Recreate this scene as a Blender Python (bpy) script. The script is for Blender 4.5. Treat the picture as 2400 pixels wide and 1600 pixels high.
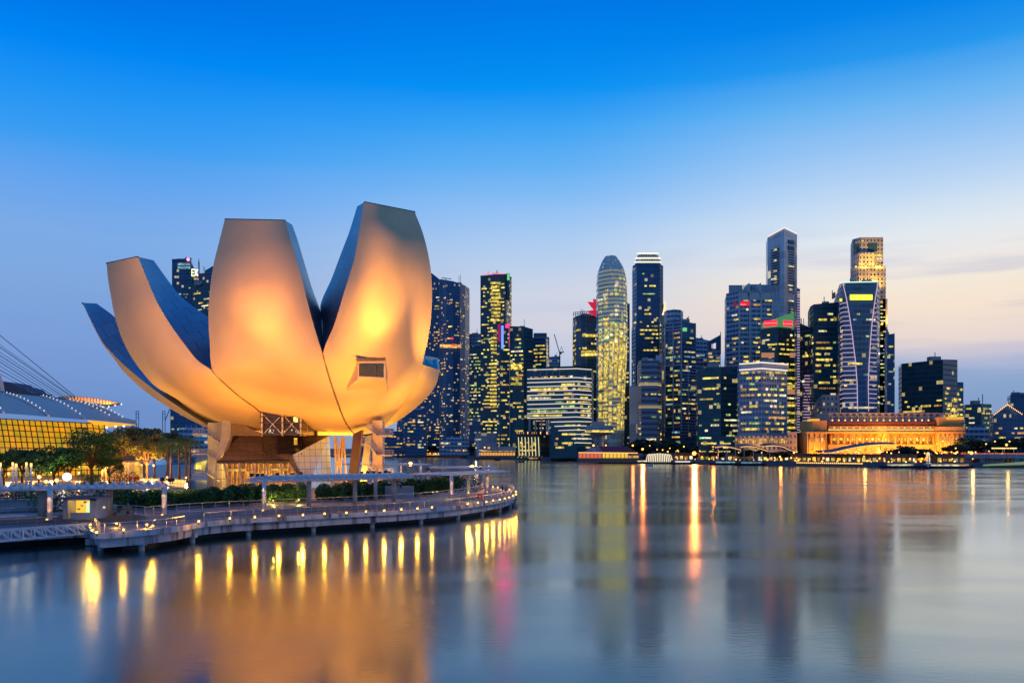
import bpy, math, random
from mathutils import Vector, Matrix
R = math.radians
rnd = random.Random(11)
sc = bpy.context.scene
for o in list(bpy.data.objects): bpy.data.objects.remove(o)
# ------------------------------------------------------------------ camera
F, CH, HZ = 2100.0, 11.0, 1050.0
cd = bpy.data.cameras.new('camera'); cam = bpy.data.objects.new('camera', cd)
sc.collection.objects.link(cam); sc.camera = cam
cam.location = (0, 0, CH); cam.rotation_euler = (R(90), 0, 0)
cd.sensor_width = 36; cd.lens = 36 * F / 2400; cd.shift_y = 250 / 2400
cd.clip_start = 0.5; cd.clip_end = 40000
def s2l(c):
    return tuple(((v / 255) / 12.92 if v / 255 <= .04045 else ((v / 255 + .055) / 1.055) ** 2.4) for v in c) + (1,)
# ------------------------------------------------------------------ sky
w = bpy.data.worlds.new('World'); sc.world = w; w.use_nodes = True
nt = w.node_tree; nt.nodes.clear()
def N(t, ty, **k):
    n = t.nodes.new(ty)
    for a, b in k.items(): setattr(n, a, b)
    return n
def math_(t, op, a, b=None, clamp=False):
    n = N(t, 'ShaderNodeMath', operation=op, use_clamp=clamp)
    for i, v in enumerate((a, b)):
        if v is None: continue
        if isinstance(v, (int, float)): n.inputs[i].default_value = v
        else: t.links.new(v, n.inputs[i])
    return n.outputs[0]
def maprange(t, v, a, b, c=0., d=1., smooth=False):
    n = N(t, 'ShaderNodeMapRange')
    if smooth: n.interpolation_type = 'SMOOTHSTEP'
    t.links.new(v, n.inputs[0])
    for i, q in zip((1, 2, 3, 4), (a, b, c, d)): n.inputs[i].default_value = q
    return n.outputs[0]
def mixc(t, f, a, b, mode='MIX'):
    n = N(t, 'ShaderNodeMix', data_type='RGBA', blend_type=mode)
    for i, v in ((0, f), (6, a), (7, b)):
        if isinstance(v, (int, float)): n.inputs[i].default_value = v
        elif isinstance(v, tuple): n.inputs[i].default_value = v if len(v) == 4 else v + (1,)
        else: t.links.new(v, n.inputs[i])
    return n.outputs[2]
def ramp(t, v, stops):
    n = N(t, 'ShaderNodeValToRGB'); cr = n.color_ramp; t.links.new(v, n.inputs[0])
    while len(cr.elements) < len(stops): cr.elements.new(.5)
    for e, (p, c) in zip(cr.elements, stops): e.position = p; e.color = s2l(c)
    return n.outputs[0]
tc = N(nt, 'ShaderNodeTexCoord'); sx = N(nt, 'ShaderNodeSeparateXYZ'); nt.links.new(tc.outputs['Generated'], sx.inputs[0])
X, Y, Z = sx.outputs
mp = N(nt, 'ShaderNodeMapping'); nt.links.new(tc.outputs['Generated'], mp.inputs[0]); mp.inputs['Scale'].default_value = (2.2, 2.2, 26)
ns = N(nt, 'ShaderNodeTexNoise'); nt.links.new(mp.outputs[0], ns.inputs[0]); ns.inputs['Scale'].default_value = 1.3; ns.inputs['Detail'].default_value = 5
mp2 = N(nt, 'ShaderNodeMapping'); nt.links.new(tc.outputs['Generated'], mp2.inputs[0]); mp2.inputs['Scale'].default_value = (3, 3, 5)
ns2 = N(nt, 'ShaderNodeTexNoise'); nt.links.new(mp2.outputs[0], ns2.inputs[0]); ns2.inputs['Scale'].default_value = .9; ns2.inputs['Detail'].default_value = 2
dz = math_(nt, 'MULTIPLY', math_(nt, 'SUBTRACT', ns.outputs[0], .5), .05)
dz2 = math_(nt, 'MULTIPLY', math_(nt, 'SUBTRACT', ns2.outputs[0], .5), .05)
mask = maprange(nt, Z, .0, .3, 1, .25)
zz = math_(nt, 'ADD', Z, math_(nt, 'MULTIPLY', math_(nt, 'ADD', dz, dz2), mask))
L = [(0, (106, 137, 192)), (.048, (110, 145, 202)), (.095, (120, 155, 214)), (.165, (128, 167, 222)), (.21, (124, 171, 230)), (.253, (104, 165, 238)),
     (.296, (58, 157, 242)), (.337, (31, 148, 244)), (.375, (0, 134, 244)), (.41, (0, 120, 234)), (.447, (0, 106, 220)), (.62, (30, 92, 186)), (1, (90, 130, 190))]
M_ = [(0, (156, 168, 196)), (.06, (172, 186, 216)), (.1, (192, 202, 224)), (.13, (210, 210, 224)), (.165, (204, 212, 230)), (.21, (180, 206, 238)), (.253, (148, 194, 244)),
      (.296, (102, 178, 244)), (.337, (61, 164, 244)), (.375, (7, 146, 244)), (.41, (0, 132, 238)), (.447, (0, 120, 230)), (.62, (30, 98, 190)), (1, (90, 130, 190))]
Rr = [(0, (146, 165, 196)), (.04, (132, 159, 200)), (.085, (142, 169, 208)), (.096, (162, 181, 214)), (.108, (228, 213, 210)), (.145, (246, 227, 208)), (.17, (244, 233, 218)), (.19, (238, 233, 230)),
      (.215, (224, 233, 240)), (.253, (192, 217, 244)), (.296, (152, 197, 244)), (.337, (105, 180, 242)), (.375, (39, 152, 238)), (.41, (5, 132, 234)), (.447, (0, 118, 226)), (.62, (30, 96, 188)), (1, (90, 130, 190))]
B_ = [(0, (108, 134, 176)), (.12, (96, 134, 188)), (.3, (64, 120, 190)), (.62, (50, 104, 180)), (1, (90, 130, 190))]
cl, cm, cr_, cb = [ramp(nt, zz, s) for s in (L, M_, Rr, B_)]
f1 = maprange(nt, X, -.42, .05, smooth=True); f2 = maprange(nt, X, .02, .36, smooth=True)
col = mixc(nt, f2, mixc(nt, f1, cl, cm), cr_)
wis = math_(nt, 'MULTIPLY', maprange(nt, ns.outputs[0], .5, .68, smooth=True), math_(nt, 'MULTIPLY', maprange(nt, Z, .24, .16), maprange(nt, X, -.1, .35)))
col = mixc(nt, math_(nt, 'MULTIPLY', wis, .55), col, s2l((176, 182, 212)))
col = mixc(nt, maprange(nt, Y, .5, -.1, smooth=True), col, cb)
bg = N(nt, 'ShaderNodeBackground'); nt.links.new(col, bg.inputs[0]); bg.inputs[1].default_value = 1.0
wo = N(nt, 'ShaderNodeOutputWorld'); nt.links.new(bg.outputs[0], wo.inputs[0])
# sun just under the horizon behind the skyline: only a faint broad afterglow
sl = bpy.data.lights.new('sun', 'SUN'); sl.energy = .02; sl.angle = R(15); sl.color = (1, .75, .55)
so = bpy.data.objects.new('sun', sl); sc.collection.objects.link(so); so.rotation_euler = (R(-84), 0, R(-28)); so.location = (300, 900, 120)
sc.view_settings.view_transform = 'Standard'; sc.view_settings.look = 'None'; sc.view_settings.exposure = 0; sc.view_settings.gamma = 1
sc.render.engine = 'CYCLES'
# ------------------------------------------------------------------ helpers
C = sc.collection
def P(px, py, Y): return Vector(((px - 1200) / F * Y, Y, CH - (py - HZ) / F * Y))
def G(px, py, z):
    Y = (CH - z) * F / (py - HZ); return Vector(((px - 1200) / F * Y, Y, z))
def GY(px, Y, z): return Vector(((px - 1200) / F * Y, Y, z))
def PZ(py, Y): return CH - (py - HZ) / F * Y
ORD = 'first second third fourth fifth sixth seventh eighth ninth tenth eleventh twelfth thirteenth fourteenth fifteenth sixteenth seventeenth eighteenth nineteenth twentieth'.split()
TENS = {2: 'twenty', 3: 'thirty', 4: 'forty', 5: 'fifty'}
def ordn(n):
    if n <= 20: return ORD[n - 1]
    if n % 10 == 0: return {30: 'thirtieth', 40: 'fortieth', 50: 'fiftieth'}[n]
    return TENS[n // 10] + '-' + ORD[n % 10 - 1]
def tag(o, label=None, cat=None, group=None, kind=None):
    for k, v in (('label', label), ('category', cat), ('group', group), ('kind', kind)):
        if v: o[k] = v
    return o
def thing(name, loc, label, cat, group=None, rz=0):
    o = bpy.data.objects.new(name, None); C.objects.link(o); o.location = loc; o.rotation_euler.z = rz; o.empty_display_size = .5
    return tag(o, label, cat, group)
def dup(o, loc, label=None, rz=None, s=None, parent=None):
    c = o.copy(); C.objects.link(c)
    if parent: c.parent = parent
    else:
        c.location = loc
        if rz is not None: c.rotation_euler.z = rz
        if s: c.scale = (s, s, s) if isinstance(s, (int, float)) else s
        if label: c['label'] = label
    for ch in list(o.children): dup(ch, None, parent=c)
    return c
class MB:
    def __init__(s): s.v = []; s.f = []; s.uv = {}; s.sm = False
    def add(s, vs, fs, uvs=None):
        b = len(s.v); s.v += [tuple(v) for v in vs]
        for i, f in enumerate(fs):
            s.f.append(tuple(b + k for k in f))
            if uvs: s.uv[len(s.f) - 1] = uvs[i]
        return s
    def box(s, c, d, rz=0, M=None):
        hx, hy, hz = d[0] / 2, d[1] / 2, d[2] / 2
        m = M or Matrix.Rotation(rz, 3, 'Z'); c = Vector(c)
        vs = [c + m @ Vector((x, y, z)) for z in (-hz, hz) for y in (-hy, hy) for x in (-hx, hx)]
        return s.add(vs, [(0, 2, 3, 1), (4, 5, 7, 6), (0, 1, 5, 4), (2, 6, 7, 3), (0, 4, 6, 2), (1, 3, 7, 5)])
    def bar(s, a, b, wd, h):
        a, b = Vector(a), Vector(b); d = b - a; q = d.to_track_quat('X', 'Z').to_matrix()
        return s.box((a + b) / 2, (d.length, wd, h), M=q)
    def tube(s, pts, r, n=6, cap=True):
        pts = [Vector(p) for p in pts]; rs = r if isinstance(r, (list, tuple)) else [r] * len(pts); b = len(s.v)
        for i, p in enumerate(pts):
            d = (pts[min(i + 1, len(pts) - 1)] - pts[max(i - 1, 0)])
            q = d.to_track_quat('Z', 'Y').to_matrix()
            for k in range(n):
                a = 2 * math.pi * k / n; s.v.append(tuple(p + q @ Vector((math.cos(a) * rs[i], math.sin(a) * rs[i], 0))))
        for i in range(len(pts) - 1):
            for k in range(n):
                s.f.append((b + i * n + k, b + i * n + (k + 1) % n, b + (i + 1) * n + (k + 1) % n, b + (i + 1) * n + k))
        if cap:
            s.f.append(tuple(b + k for k in reversed(range(n)))); s.f.append(tuple(b + (len(pts) - 1) * n + k for k in range(n)))
        return s
    def prism(s, pts, z0, z1):
        n = len(pts); zs0 = z0 if isinstance(z0, list) else [z0] * n; zs = z1 if isinstance(z1, list) else [z1] * n
        ar = sum(pts[i][0] * pts[(i + 1) % n][1] - pts[(i + 1) % n][0] * pts[i][1] for i in range(n))
        if ar < 0: pts = pts[::-1]; zs = zs[::-1]; zs0 = zs0[::-1]
        u = [0]
        for i in range(n): u.append(u[-1] + math.dist(pts[i][:2], pts[(i + 1) % n][:2]))
        vs = [(p[0], p[1], z) for p, z in zip(pts, zs0)] + [(p[0], p[1], z) for p, z in zip(pts, zs)]
        fs = []; uvs = []
        for i in range(n):
            j = (i + 1) % n; fs.append((i, j, n + j, n + i)); uvs.append([(u[i], zs0[i]), (u[i + 1], zs0[j]), (u[i + 1], zs[j]), (u[i], zs[i])])
        fs.append(tuple(range(n - 1, -1, -1))); uvs.append([(0, 0)] * n)
        fs.append(tuple(range(n, 2 * n))); uvs.append([(0, 0)] * n)
        return s.add(vs, fs, uvs)
    def grid(s, rows, closed=False, u1=1., v1=1.):
        m, n = len(rows), len(rows[0]); vs = [p for r in rows for p in r]; fs = []; uvs = []
        for i in range(m - 1):
            for j in range(n - 1):
                fs.append((i * n + j, i * n + j + 1, (i + 1) * n + j + 1, (i + 1) * n + j))
                a, b = j / (n - 1) * u1, (j + 1) / (n - 1) * u1; c, d = i / (m - 1) * v1, (i + 1) / (m - 1) * v1
                uvs.append([(a, c), (b, c), (b, d), (a, d)])
        return s.add(vs, fs, uvs)
    def sphere(s, c, r, nu=10, nv=6, sq=1.):
        rows = []
        for i in range(nv + 1):
            t = math.pi * i / nv
            rows.append([(c[0] + r * math.sin(t) * math.cos(2 * math.pi * j / nu), c[1] + r * math.sin(t) * math.sin(2 * math.pi * j / nu), c[2] + r * sq * math.cos(t)) for j in range(nu + 1)])
        return s.grid(rows)
    def poly(s, pts, th=.3, uvs=None):
        """flat polygon given thickness away from the camera side"""
        pts = [Vector(p) for p in pts]; n = len(pts); nn = Vector((0, 0, 0))
        for i in range(n):
            a, b = pts[i], pts[(i + 1) % n]; nn += a.cross(b)
        nn.normalize()
        if nn.y > 0: pts = pts[::-1]; nn = -nn
        bk = [p - nn * th for p in pts]
        fs = [tuple(range(n)), tuple(range(2 * n - 1, n - 1, -1))] + [(i, n + i, n + (i + 1) % n, (i + 1) % n) for i in range(n)]
        return s.add(pts + bk, fs)
    def build(s, name, m, parent=None, smooth=False, label=None):
        off = parent.location if parent else Vector((0, 0, 0))
        p = parent
        while p is not None and p.parent is not None: p = p.parent; off = off + p.location
        me = bpy.data.meshes.new(name); me.from_pydata([(v[0] - off.x, v[1] - off.y, v[2] - off.z) for v in s.v], [], s.f)
        if s.uv:
            ul = me.uv_layers.new(name='UVMap')
            for fi, uv in s.uv.items():
                for li, c in zip(me.polygons[fi].loop_indices, uv): ul.data[li].uv = c
        if smooth: me.polygons.foreach_set('use_smooth', [True] * len(me.polygons))
        me.materials.append(m); o = bpy.data.objects.new(name, me); C.objects.link(o)
        if parent: o.parent = parent
        if label: o['label'] = label
        return o
# ------------------------------------------------------------------ materials
def newmat(name):
    m = bpy.data.materials.new(name); m.use_nodes = True; t = m.node_tree; b = t.nodes['Principled BSDF']; return m, t, b
def mat(name, c, rough=.6, metal=0., var=.15, sc_=1.5, bump=0., spec=.5):
    m, t, b = newmat(name); b.inputs['Roughness'].default_value = rough; b.inputs['Metallic'].default_value = metal
    b.inputs['Specular IOR Level'].default_value = spec
    co = N(t, 'ShaderNodeTexCoord'); n = N(t, 'ShaderNodeTexNoise'); t.links.new(co.outputs['Object'], n.inputs[0]); n.inputs['Scale'].default_value = sc_; n.inputs['Detail'].default_value = 4
    f = maprange(t, n.outputs[0], .3, .7)
    lo = tuple(v * (1 - var) for v in c); hi = tuple(min(1, v * (1 + var)) for v in c)
    t.links.new(mixc(t, f, lo, hi), b.inputs[0])
    if bump:
        bp = N(t, 'ShaderNodeBump'); bp.inputs['Strength'].default_value = bump; t.links.new(n.outputs[0], bp.inputs['Height']); t.links.new(bp.outputs[0], b.inputs['Normal'])
    return m
def emat(name, c, st, sample=False, var=0.):
    m, t, b = newmat(name); b.inputs[0].default_value = (.02, .02, .02, 1); b.inputs['Emission Color'].default_value = c + (1,)
    if var:
        oi = N(t, 'ShaderNodeObjectInfo'); co = N(t, 'ShaderNodeNewGeometry'); wn = N(t, 'ShaderNodeTexNoise'); wn.inputs['Scale'].default_value = .35
        t.links.new(co.outputs['Position'], wn.inputs[0])
        wh = N(t, 'ShaderNodeTexWhiteNoise'); vm = N(t, 'ShaderNodeVectorMath', operation='FLOOR'); vs_ = N(t, 'ShaderNodeVectorMath', operation='SCALE'); vs_.inputs['Scale'].default_value = .55; t.links.new(co.outputs['Position'], vs_.inputs[0]); t.links.new(vs_.outputs[0], vm.inputs[0]); t.links.new(vm.outputs[0], wh.inputs[0])
        wv_ = maprange(t, wh.outputs[0], 0, 1, .3, 1.35)
        v = math_(t, 'MULTIPLY', maprange(t, oi.outputs['Random'], 0, 1, 1 - var, 1 + var * .6), maprange(t, wn.outputs[0], .3, .7, .45, 1.35))
        t.links.new(math_(t, 'MULTIPLY', v, st), b.inputs['Emission Strength']); L0 = b.inputs['Emission Strength'].links[0].from_socket; t.links.new(math_(t, 'MULTIPLY', L0, wv_), b.inputs['Emission Strength'])
    else: b.inputs['Emission Strength'].default_value = st
    if not sample: m.cycles.emission_sampling = 'NONE'
    return m
def facade(name, glass, band, bw=3., rh=4., vb=.1, hb=.3, rough=.25, metal=.0, var=.6, dim=.055, dimc=(1, .75, .25)):
    """curtain wall: spandrel bands every storey, mullions every bay, slightly different glass in every bay (UV in metres)"""
    m, t, b = newmat(name); uv = N(t, 'ShaderNodeUVMap'); s = N(t, 'ShaderNodeSeparateXYZ'); t.links.new(uv.outputs[0], s.inputs[0])
    u = math_(t, 'DIVIDE', s.outputs[0], bw); v = math_(t, 'DIVIDE', s.outputs[1], rh)
    fu = math_(t, 'LESS_THAN', math_(t, 'FRACT', u), vb); fv = math_(t, 'LESS_THAN', math_(t, 'FRACT', v), hb)
    fb = math_(t, 'MAXIMUM', fu, fv)
    cb_ = N(t, 'ShaderNodeCombineXYZ'); t.links.new(math_(t, 'FLOOR', math_(t, 'DIVIDE', u, 2)), cb_.inputs[0]); t.links.new(math_(t, 'FLOOR', v), cb_.inputs[1])
    wn = N(t, 'ShaderNodeTexWhiteNoise'); wn.noise_dimensions = '3D'; t.links.new(cb_.outputs[0], wn.inputs[0])
    lo = tuple(x * (1 - var) for x in glass); hi = tuple(min(1, x * (1 + var)) for x in glass)
    ns_ = N(t, 'ShaderNodeTexNoise'); ns_.inputs['Scale'].default_value = .03; co = N(t, 'ShaderNodeTexCoord'); t.links.new(co.outputs['Object'], ns_.inputs[0])
    g = mixc(t, math_(t, 'MULTIPLY', math_(t, 'ADD', wn.outputs[0], ns_.outputs[0]), .5), lo, hi)
    t.links.new(mixc(t, fb, g, band), b.inputs[0])
    t.links.new(maprange(t, fb, 0, 1, rough, .6), b.inputs['Roughness']); b.inputs['Metallic'].default_value = metal
    b.inputs['Specular IOR Level'].default_value = .6
    # some bays have a light on inside
    cb2 = N(t, 'ShaderNodeCombineXYZ'); t.links.new(math_(t, 'FLOOR', u), cb2.inputs[0]); t.links.new(math_(t, 'FLOOR', v), cb2.inputs[1]); cb2.inputs[2].default_value = 7.3
    w2 = N(t, 'ShaderNodeTexWhiteNoise'); w2.noise_dimensions = '3D'; t.links.new(cb2.outputs[0], w2.inputs[0]); w3 = N(t, 'ShaderNodeTexWhiteNoise'); w3.noise_dimensions = '1D'; t.links.new(math_(t, 'FLOOR', v), w3.inputs['W'])
    on = math_(t, 'LESS_THAN', w2.outputs[0], math_(t, 'MULTIPLY', w3.outputs[0], dim * 2)); on = math_(t, 'MULTIPLY', on, math_(t, 'SUBTRACT', 1, fb)); on = math_(t, 'MULTIPLY', on, maprange(t, wn.outputs[0], 0, 1, .12, .6))
    b.inputs['Emission Color'].default_value = dimc + (1,); t.links.new(on, b.inputs['Emission Strength']); m.cycles.emission_sampling = 'NONE'
    return m
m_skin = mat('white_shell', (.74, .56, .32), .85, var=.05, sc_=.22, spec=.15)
def steelmat():
    m, t, b = newmat('steel_panels'); uv = N(t, 'ShaderNodeUVMap'); br = N(t, 'ShaderNodeTexBrick'); t.links.new(uv.outputs[0], br.inputs[0])
    br.inputs['Color1'].default_value = (.20, .24, .29, 1); br.inputs['Color2'].default_value = (.26, .30, .35, 1); br.inputs['Mortar'].default_value = (.10, .12, .14, 1)
    br.inputs['Scale'].default_value = 1; br.inputs['Brick Width'].default_value = .5; br.inputs['Row Height'].default_value = 1.; br.inputs['Mortar Size'].default_value = .014; br.offset = 0.5
    t.links.new(br.outputs[0], b.inputs[0]); b.inputs['Metallic'].default_value = .85; b.inputs['Roughness'].default_value = .38
    return m
m_steel = steelmat()
m_conc = mat('concrete', (.42, .40, .38), .8, var=.2, sc_=.6, bump=.1)
m_brown = mat('brown_cladding', (.22, .15, .10), .55, var=.2, sc_=.8)
m_dark = mat('dark_steel', (.03, .03, .035), .5)
m_white = mat('white_paint', (.7, .7, .7), .45, var=.06)
m_rail = mat('stainless_steel', (.5, .5, .52), .3, metal=.8)
m_deck = mat('timber_deck', (.26, .25, .27), .6, var=.25, sc_=.9, bump=.1)
m_pave = mat('granite_paving', (.30, .30, .33), .45, var=.2, sc_=.5)
m_land = mat('land', (.06, .06, .06), .8, var=.3, sc_=.02)
m_bark = mat('bark', (.12, .08, .05), .9, var=.3, sc_=3)
m_red = mat('red_paint', (.5, .03, .03), .5)
m_roof = mat('slate_roof', (.10, .12, .18), .6)
m_skinp = mat('skin', (.35, .2, .13), .6)
def leafmat(name, a, b2, sc_=.5):
    m, t, b = newmat(name); co = N(t, 'ShaderNodeTexCoord'); n = N(t, 'ShaderNodeTexNoise'); t.links.new(co.outputs['Object'], n.inputs[0]); n.inputs['Scale'].default_value = sc_; n.inputs['Detail'].default_value = 6
    t.links.new(mixc(t, maprange(t, n.outputs[0], .35, .65), a, b2), b.inputs[0]); b.inputs['Roughness'].default_value = .5
    return m
m_leaf = leafmat('foliage', (.02, .085, .02), (.06, .19, .03))
m_leaf2 = leafmat('olive_foliage', (.07, .10, .02), (.17, .18, .04))
m_leafd = leafmat('dark_foliage', (.015, .035, .02), (.03, .07, .03), .1)
W_y = emat('window_yellow', (1, .72, .12), 1.15, var=.45); W_w = emat('window_white', (1, .86, .5), 1.1, var=.4)
W_g = emat('window_green', (.62, .85, .25), .75, var=.5); W_o = emat('window_amber', (1, .5, .12), 1., var=.5); W_b = emat('window_pale_blue', (.4, .75, .9), .5, var=.4)
W_i = emat('lit_interior', (1, .5, .05), 1.1, var=.1)
E_amber = emat('amber_lamp', (1, .52, .07), 7); E_warm = emat('warm_lamp', (1, .52, .13), 2.2); E_white = emat('white_lamp', (1, .84, .62), 1.7)
E_or = emat('orange_lamp', (1, .3, .04), 7); E_line = emat('white_light_line', (1, .86, .8), 1.0); E_pl = emat('lilac_light_line', (.8, .56, .8), .8)
E_red = emat('red_sign', (1, .02, .04), 1.8); E_yel = emat('yellow_sign', (1, .9, .05), 1.6); E_grn = emat('green_sign', (.2, .75, .25), .9); E_pink = emat('pink_led', (.9, .06, .25), 1.2); E_blue = emat('blue_led', (.15, .35, 1), 1.3)
E_mag = emat('magenta_lamp', (.5, .1, 1), 3)
def plight(name, loc, c, e, r=.2, parent=None):
    l = bpy.data.lights.new(name, 'POINT'); l.color = c; l.energy = e; l.shadow_soft_size = r
    o = bpy.data.objects.new(name, l); C.objects.link(o); o.location = Vector(loc) - (parent.location if parent else Vector())
    if parent: o.parent = parent
    return o
def spot(name, loc, tgt, c, e, ang=60, blend=.8, r=.5, parent=None):
    l = bpy.data.lights.new(name, 'SPOT'); l.color = c; l.energy = e; l.shadow_soft_size = r; l.spot_size = R(ang); l.spot_blend = blend
    o = bpy.data.objects.new(name, l); C.objects.link(o); o.location = Vector(loc) - (parent.location if parent else Vector())
    o.rotation_euler = (Vector(tgt) - Vector(loc)).to_track_quat('-Z', 'Y').to_euler()
    if parent: o.parent = parent
    return o
def area(name, loc, tgt, c, e, sx_, sy_, parent=None):
    l = bpy.data.lights.new(name, 'AREA'); l.color = c; l.energy = e; l.shape = 'RECTANGLE'; l.size = sx_; l.size_y = sy_
    o = bpy.data.objects.new(name, l); C.objects.link(o); o.location = Vector(loc) - (parent.location if parent else Vector())
    o.rotation_euler = (Vector(tgt) - Vector(loc)).to_track_quat('-Z', 'X').to_euler()
    if parent: o.parent = parent
    return o
# ------------------------------------------------------------------ water and land
def watermat():
    m = bpy.data.materials.new('bay_water'); m.use_nodes = True; t = m.node_tree; t.nodes.clear()
    co = N(t, 'ShaderNodeTexCoord'); m1 = N(t, 'ShaderNodeMapping'); t.links.new(co.outputs['Object'], m1.inputs[0]); m1.inputs['Scale'].default_value = (.02, .05, 1)
    m1.inputs['Rotation'].default_value = (0, 0, R(14))
    n1 = N(t, 'ShaderNodeTexNoise'); t.links.new(m1.outputs[0], n1.inputs[0]); n1.inputs['Scale'].default_value = 1; n1.inputs['Detail'].default_value = 4; n1.inputs['Distortion'].default_value = .6
    patch = maprange(t, n1.outputs[0], .38, .64, smooth=True)
    n2 = N(t, 'ShaderNodeTexNoise'); m2 = N(t, 'ShaderNodeMapping'); t.links.new(co.outputs['Object'], m2.inputs[0]); m2.inputs['Scale'].default_value = (.6, 1.5, 1)
    t.links.new(m2.outputs[0], n2.inputs[0]); n2.inputs['Scale'].default_value = 1.7; n2.inputs['Detail'].default_value = 6
    bp = N(t, 'ShaderNodeBump'); bp.inputs['Distance'].default_value = .06; t.links.new(n2.outputs[0], bp.inputs['Height']); t.links.new(maprange(t, patch, 0, 1, .09, .2), bp.inputs['Strength'])
    gl = N(t, 'ShaderNodeBsdfGlossy', distribution='GGX'); gl.inputs[0].default_value = (.78, .92, .95, 1); t.links.new(maprange(t, patch, 0, 1, .12, .18), gl.inputs['Roughness']); t.links.new(bp.outputs[0], gl.inputs['Normal'])
    df = N(t, 'ShaderNodeBsdfDiffuse'); df.inputs[0].default_value = (.001, .05, .06, 1)
    fr = N(t, 'ShaderNodeFresnel'); fr.inputs[0].default_value = 1.5
    mx = N(t, 'ShaderNodeMixShader'); t.links.new(maprange(t, fr.outputs[0], 0, .8, .04, .98), mx.inputs[0]); t.links.new(df.outputs[0], mx.inputs[1]); t.links.new(gl.outputs[0], mx.inputs[2])
    ou = N(t, 'ShaderNodeOutputMaterial'); t.links.new(mx.outputs[0], ou.inputs[0]); return m
m_water = watermat()
o = MB().add([(-12000, -300, 0), (12000, -300, 0), (12000, 20000, 0), (-12000, 20000, 0)], [(0, 1, 2, 3)]).build('water', m_water); o['kind'] = 'structure'
shore = [(-400, 1068.5), (900, 1070.5), (1080, 1072), (1110, 1075), (1230, 1077.5), (1335, 1079), (1400, 1084), (1560, 1086), (1700, 1088.5), (1800, 1090.5), (2000, 1094), (2180, 1097), (2260, 1096), (2700, 1093)]
sh = [G(a, b, 0) for a, b in shore]
pts = [(p.x, p.y) for p in sh] + [(9000, 700), (9000, 16000), (-9000, 16000), (-9000, 1300)]
MB().prism(pts, -2, 2.6).build('far_shore_ground', m_land)['kind'] = 'structure'
MB().prism([(p.x, p.y - .4) for p in sh] + [(p.x, p.y + 1) for p in reversed(sh)], -1.5, 3.0).build('quay_kerb', mat('quay_stone', (.16, .15, .15), .8))['kind'] = 'structure'
def shoreY(px):
    for (a, b), (c, d) in zip(shore, shore[1:]):
        if a <= px <= c: return CH * F / (b + (d - b) * (px - a) / (c - a) - HZ)
    return 500
# ================================================================== promontory
D_px = [(-260, 1256), (-100, 1246), (0, 1240.5), (110, 1234), (180, 1230), (206, 1233), (215, 1244), (230, 1251), (298, 1247), (404, 1237), (476, 1225), (565, 1217), (655, 1212), (783, 1205), (859, 1201), (930, 1197), (999, 1192), (1060, 1187), (1112, 1180.5), (1150, 1175),
        (1175, 1170.5), (1194, 1166), (1206, 1161.5), (1212, 1156), (1211, 1151), (1200, 1146), (1183, 1142.3), (1162, 1139), (1140, 1136), (1100, 1132.5)]
edge = [G(a, b, 2.2) for a, b in D_px]
def resamp(pts, step):
    """Catmull-Rom resample to an even step"""
    pts = [Vector(p) for p in pts]; out = []
    for i in range(len(pts) - 1):
        p0, p1, p2, p3 = pts[max(i - 1, 0)], pts[i], pts[i + 1], pts[min(i + 2, len(pts) - 1)]
        for k in range(12):
            t = k / 12; out.append(.5 * ((2 * p1) + (p2 - p0) * t + (2 * p0 - 5 * p1 + 4 * p2 - p3) * t * t + (3 * p1 - p0 - 3 * p2 + p3) * t ** 3))
    out.append(pts[-1]); r = [out[0]]; acc = 0
    for a, b in zip(out, out[1:]):
        d = (b - a).length
        while acc + d >= step and d > 1e-6:
            a = a + (b - a) * ((step - acc) / d); r.append(a.copy()); d = (b - a).length; acc = 0
        acc += d
    return r
E0 = resamp(edge, 1.0)
def offs(pts, d, z):
    out = []
    for i, p in enumerate(pts):
        t = (pts[min(i + 1, len(pts) - 1)] - pts[max(i - 1, 0)]); t.z = 0; t.normalize()
        out.append(Vector((p.x - t.y * d, p.y + t.x * d, z)))
    return out
def off_smooth(d, z):   # clean inset (drops the loops a sharp inset makes at the tip)
    o_ = offs(E0, d, z); keep = []
    for p in o_:
        if min((Vector((p.x, p.y)) - Vector((q.x, q.y))).length for q in E0[::2]) > abs(d) * .93 - .3: keep.append(p)
    return keep
back = [(-12, 262), (-60, 268), (-66, 300), (-130, 420), (-400, 420), (-400, 92)]
def slab(name, d, z0, z1, m):
    e = off_smooth(d, 0) if d else E0
    return MB().prism([(p.x, p.y) for p in e] + back, z0, z1).build(name, m)
def stained():
    m = mat('stained_concrete', (.55, .56, .60), .75, var=.1); t = m.node_tree; b = t.nodes['Principled BSDF']
    co = N(t, 'ShaderNodeTexCoord'); mp_ = N(t, 'ShaderNodeMapping'); t.links.new(co.outputs['Object'], mp_.inputs[0]); mp_.inputs['Scale'].default_value = (.9, .9, .12)
    n = N(t, 'ShaderNodeTexNoise'); t.links.new(mp_.outputs[0], n.inputs[0]); n.inputs['Scale'].default_value = 1.2; n.inputs['Detail'].default_value = 5
    t.links.new(mixc(t, maprange(t, n.outputs[0], .48, .68), (.58, .59, .63), (.10, .09, .09)), b.inputs[0]); return m
m_stain = stained()
slab('boardwalk_deck', 0, 1.75, 2.2, m_deck)['kind'] = 'structure'
slab('quay_wall', .45, .75, 1.748, m_stain)['kind'] = 'structure'
slab('dark_void_backing', 3.0, -2, .748, m_dark)['kind'] = 'structure'  # dark backing paints the shaded void under the deck
slab('upper_walkway', 6.6, 2.2, 3.0, m_pave)['kind'] = 'structure'
slab('museum_plaza', 13.5, 3.0, 3.3, mat('plaza_paving', (.22, .20, .19), .35, var=.2, sc_=.3))['kind'] = 'structure'
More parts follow.
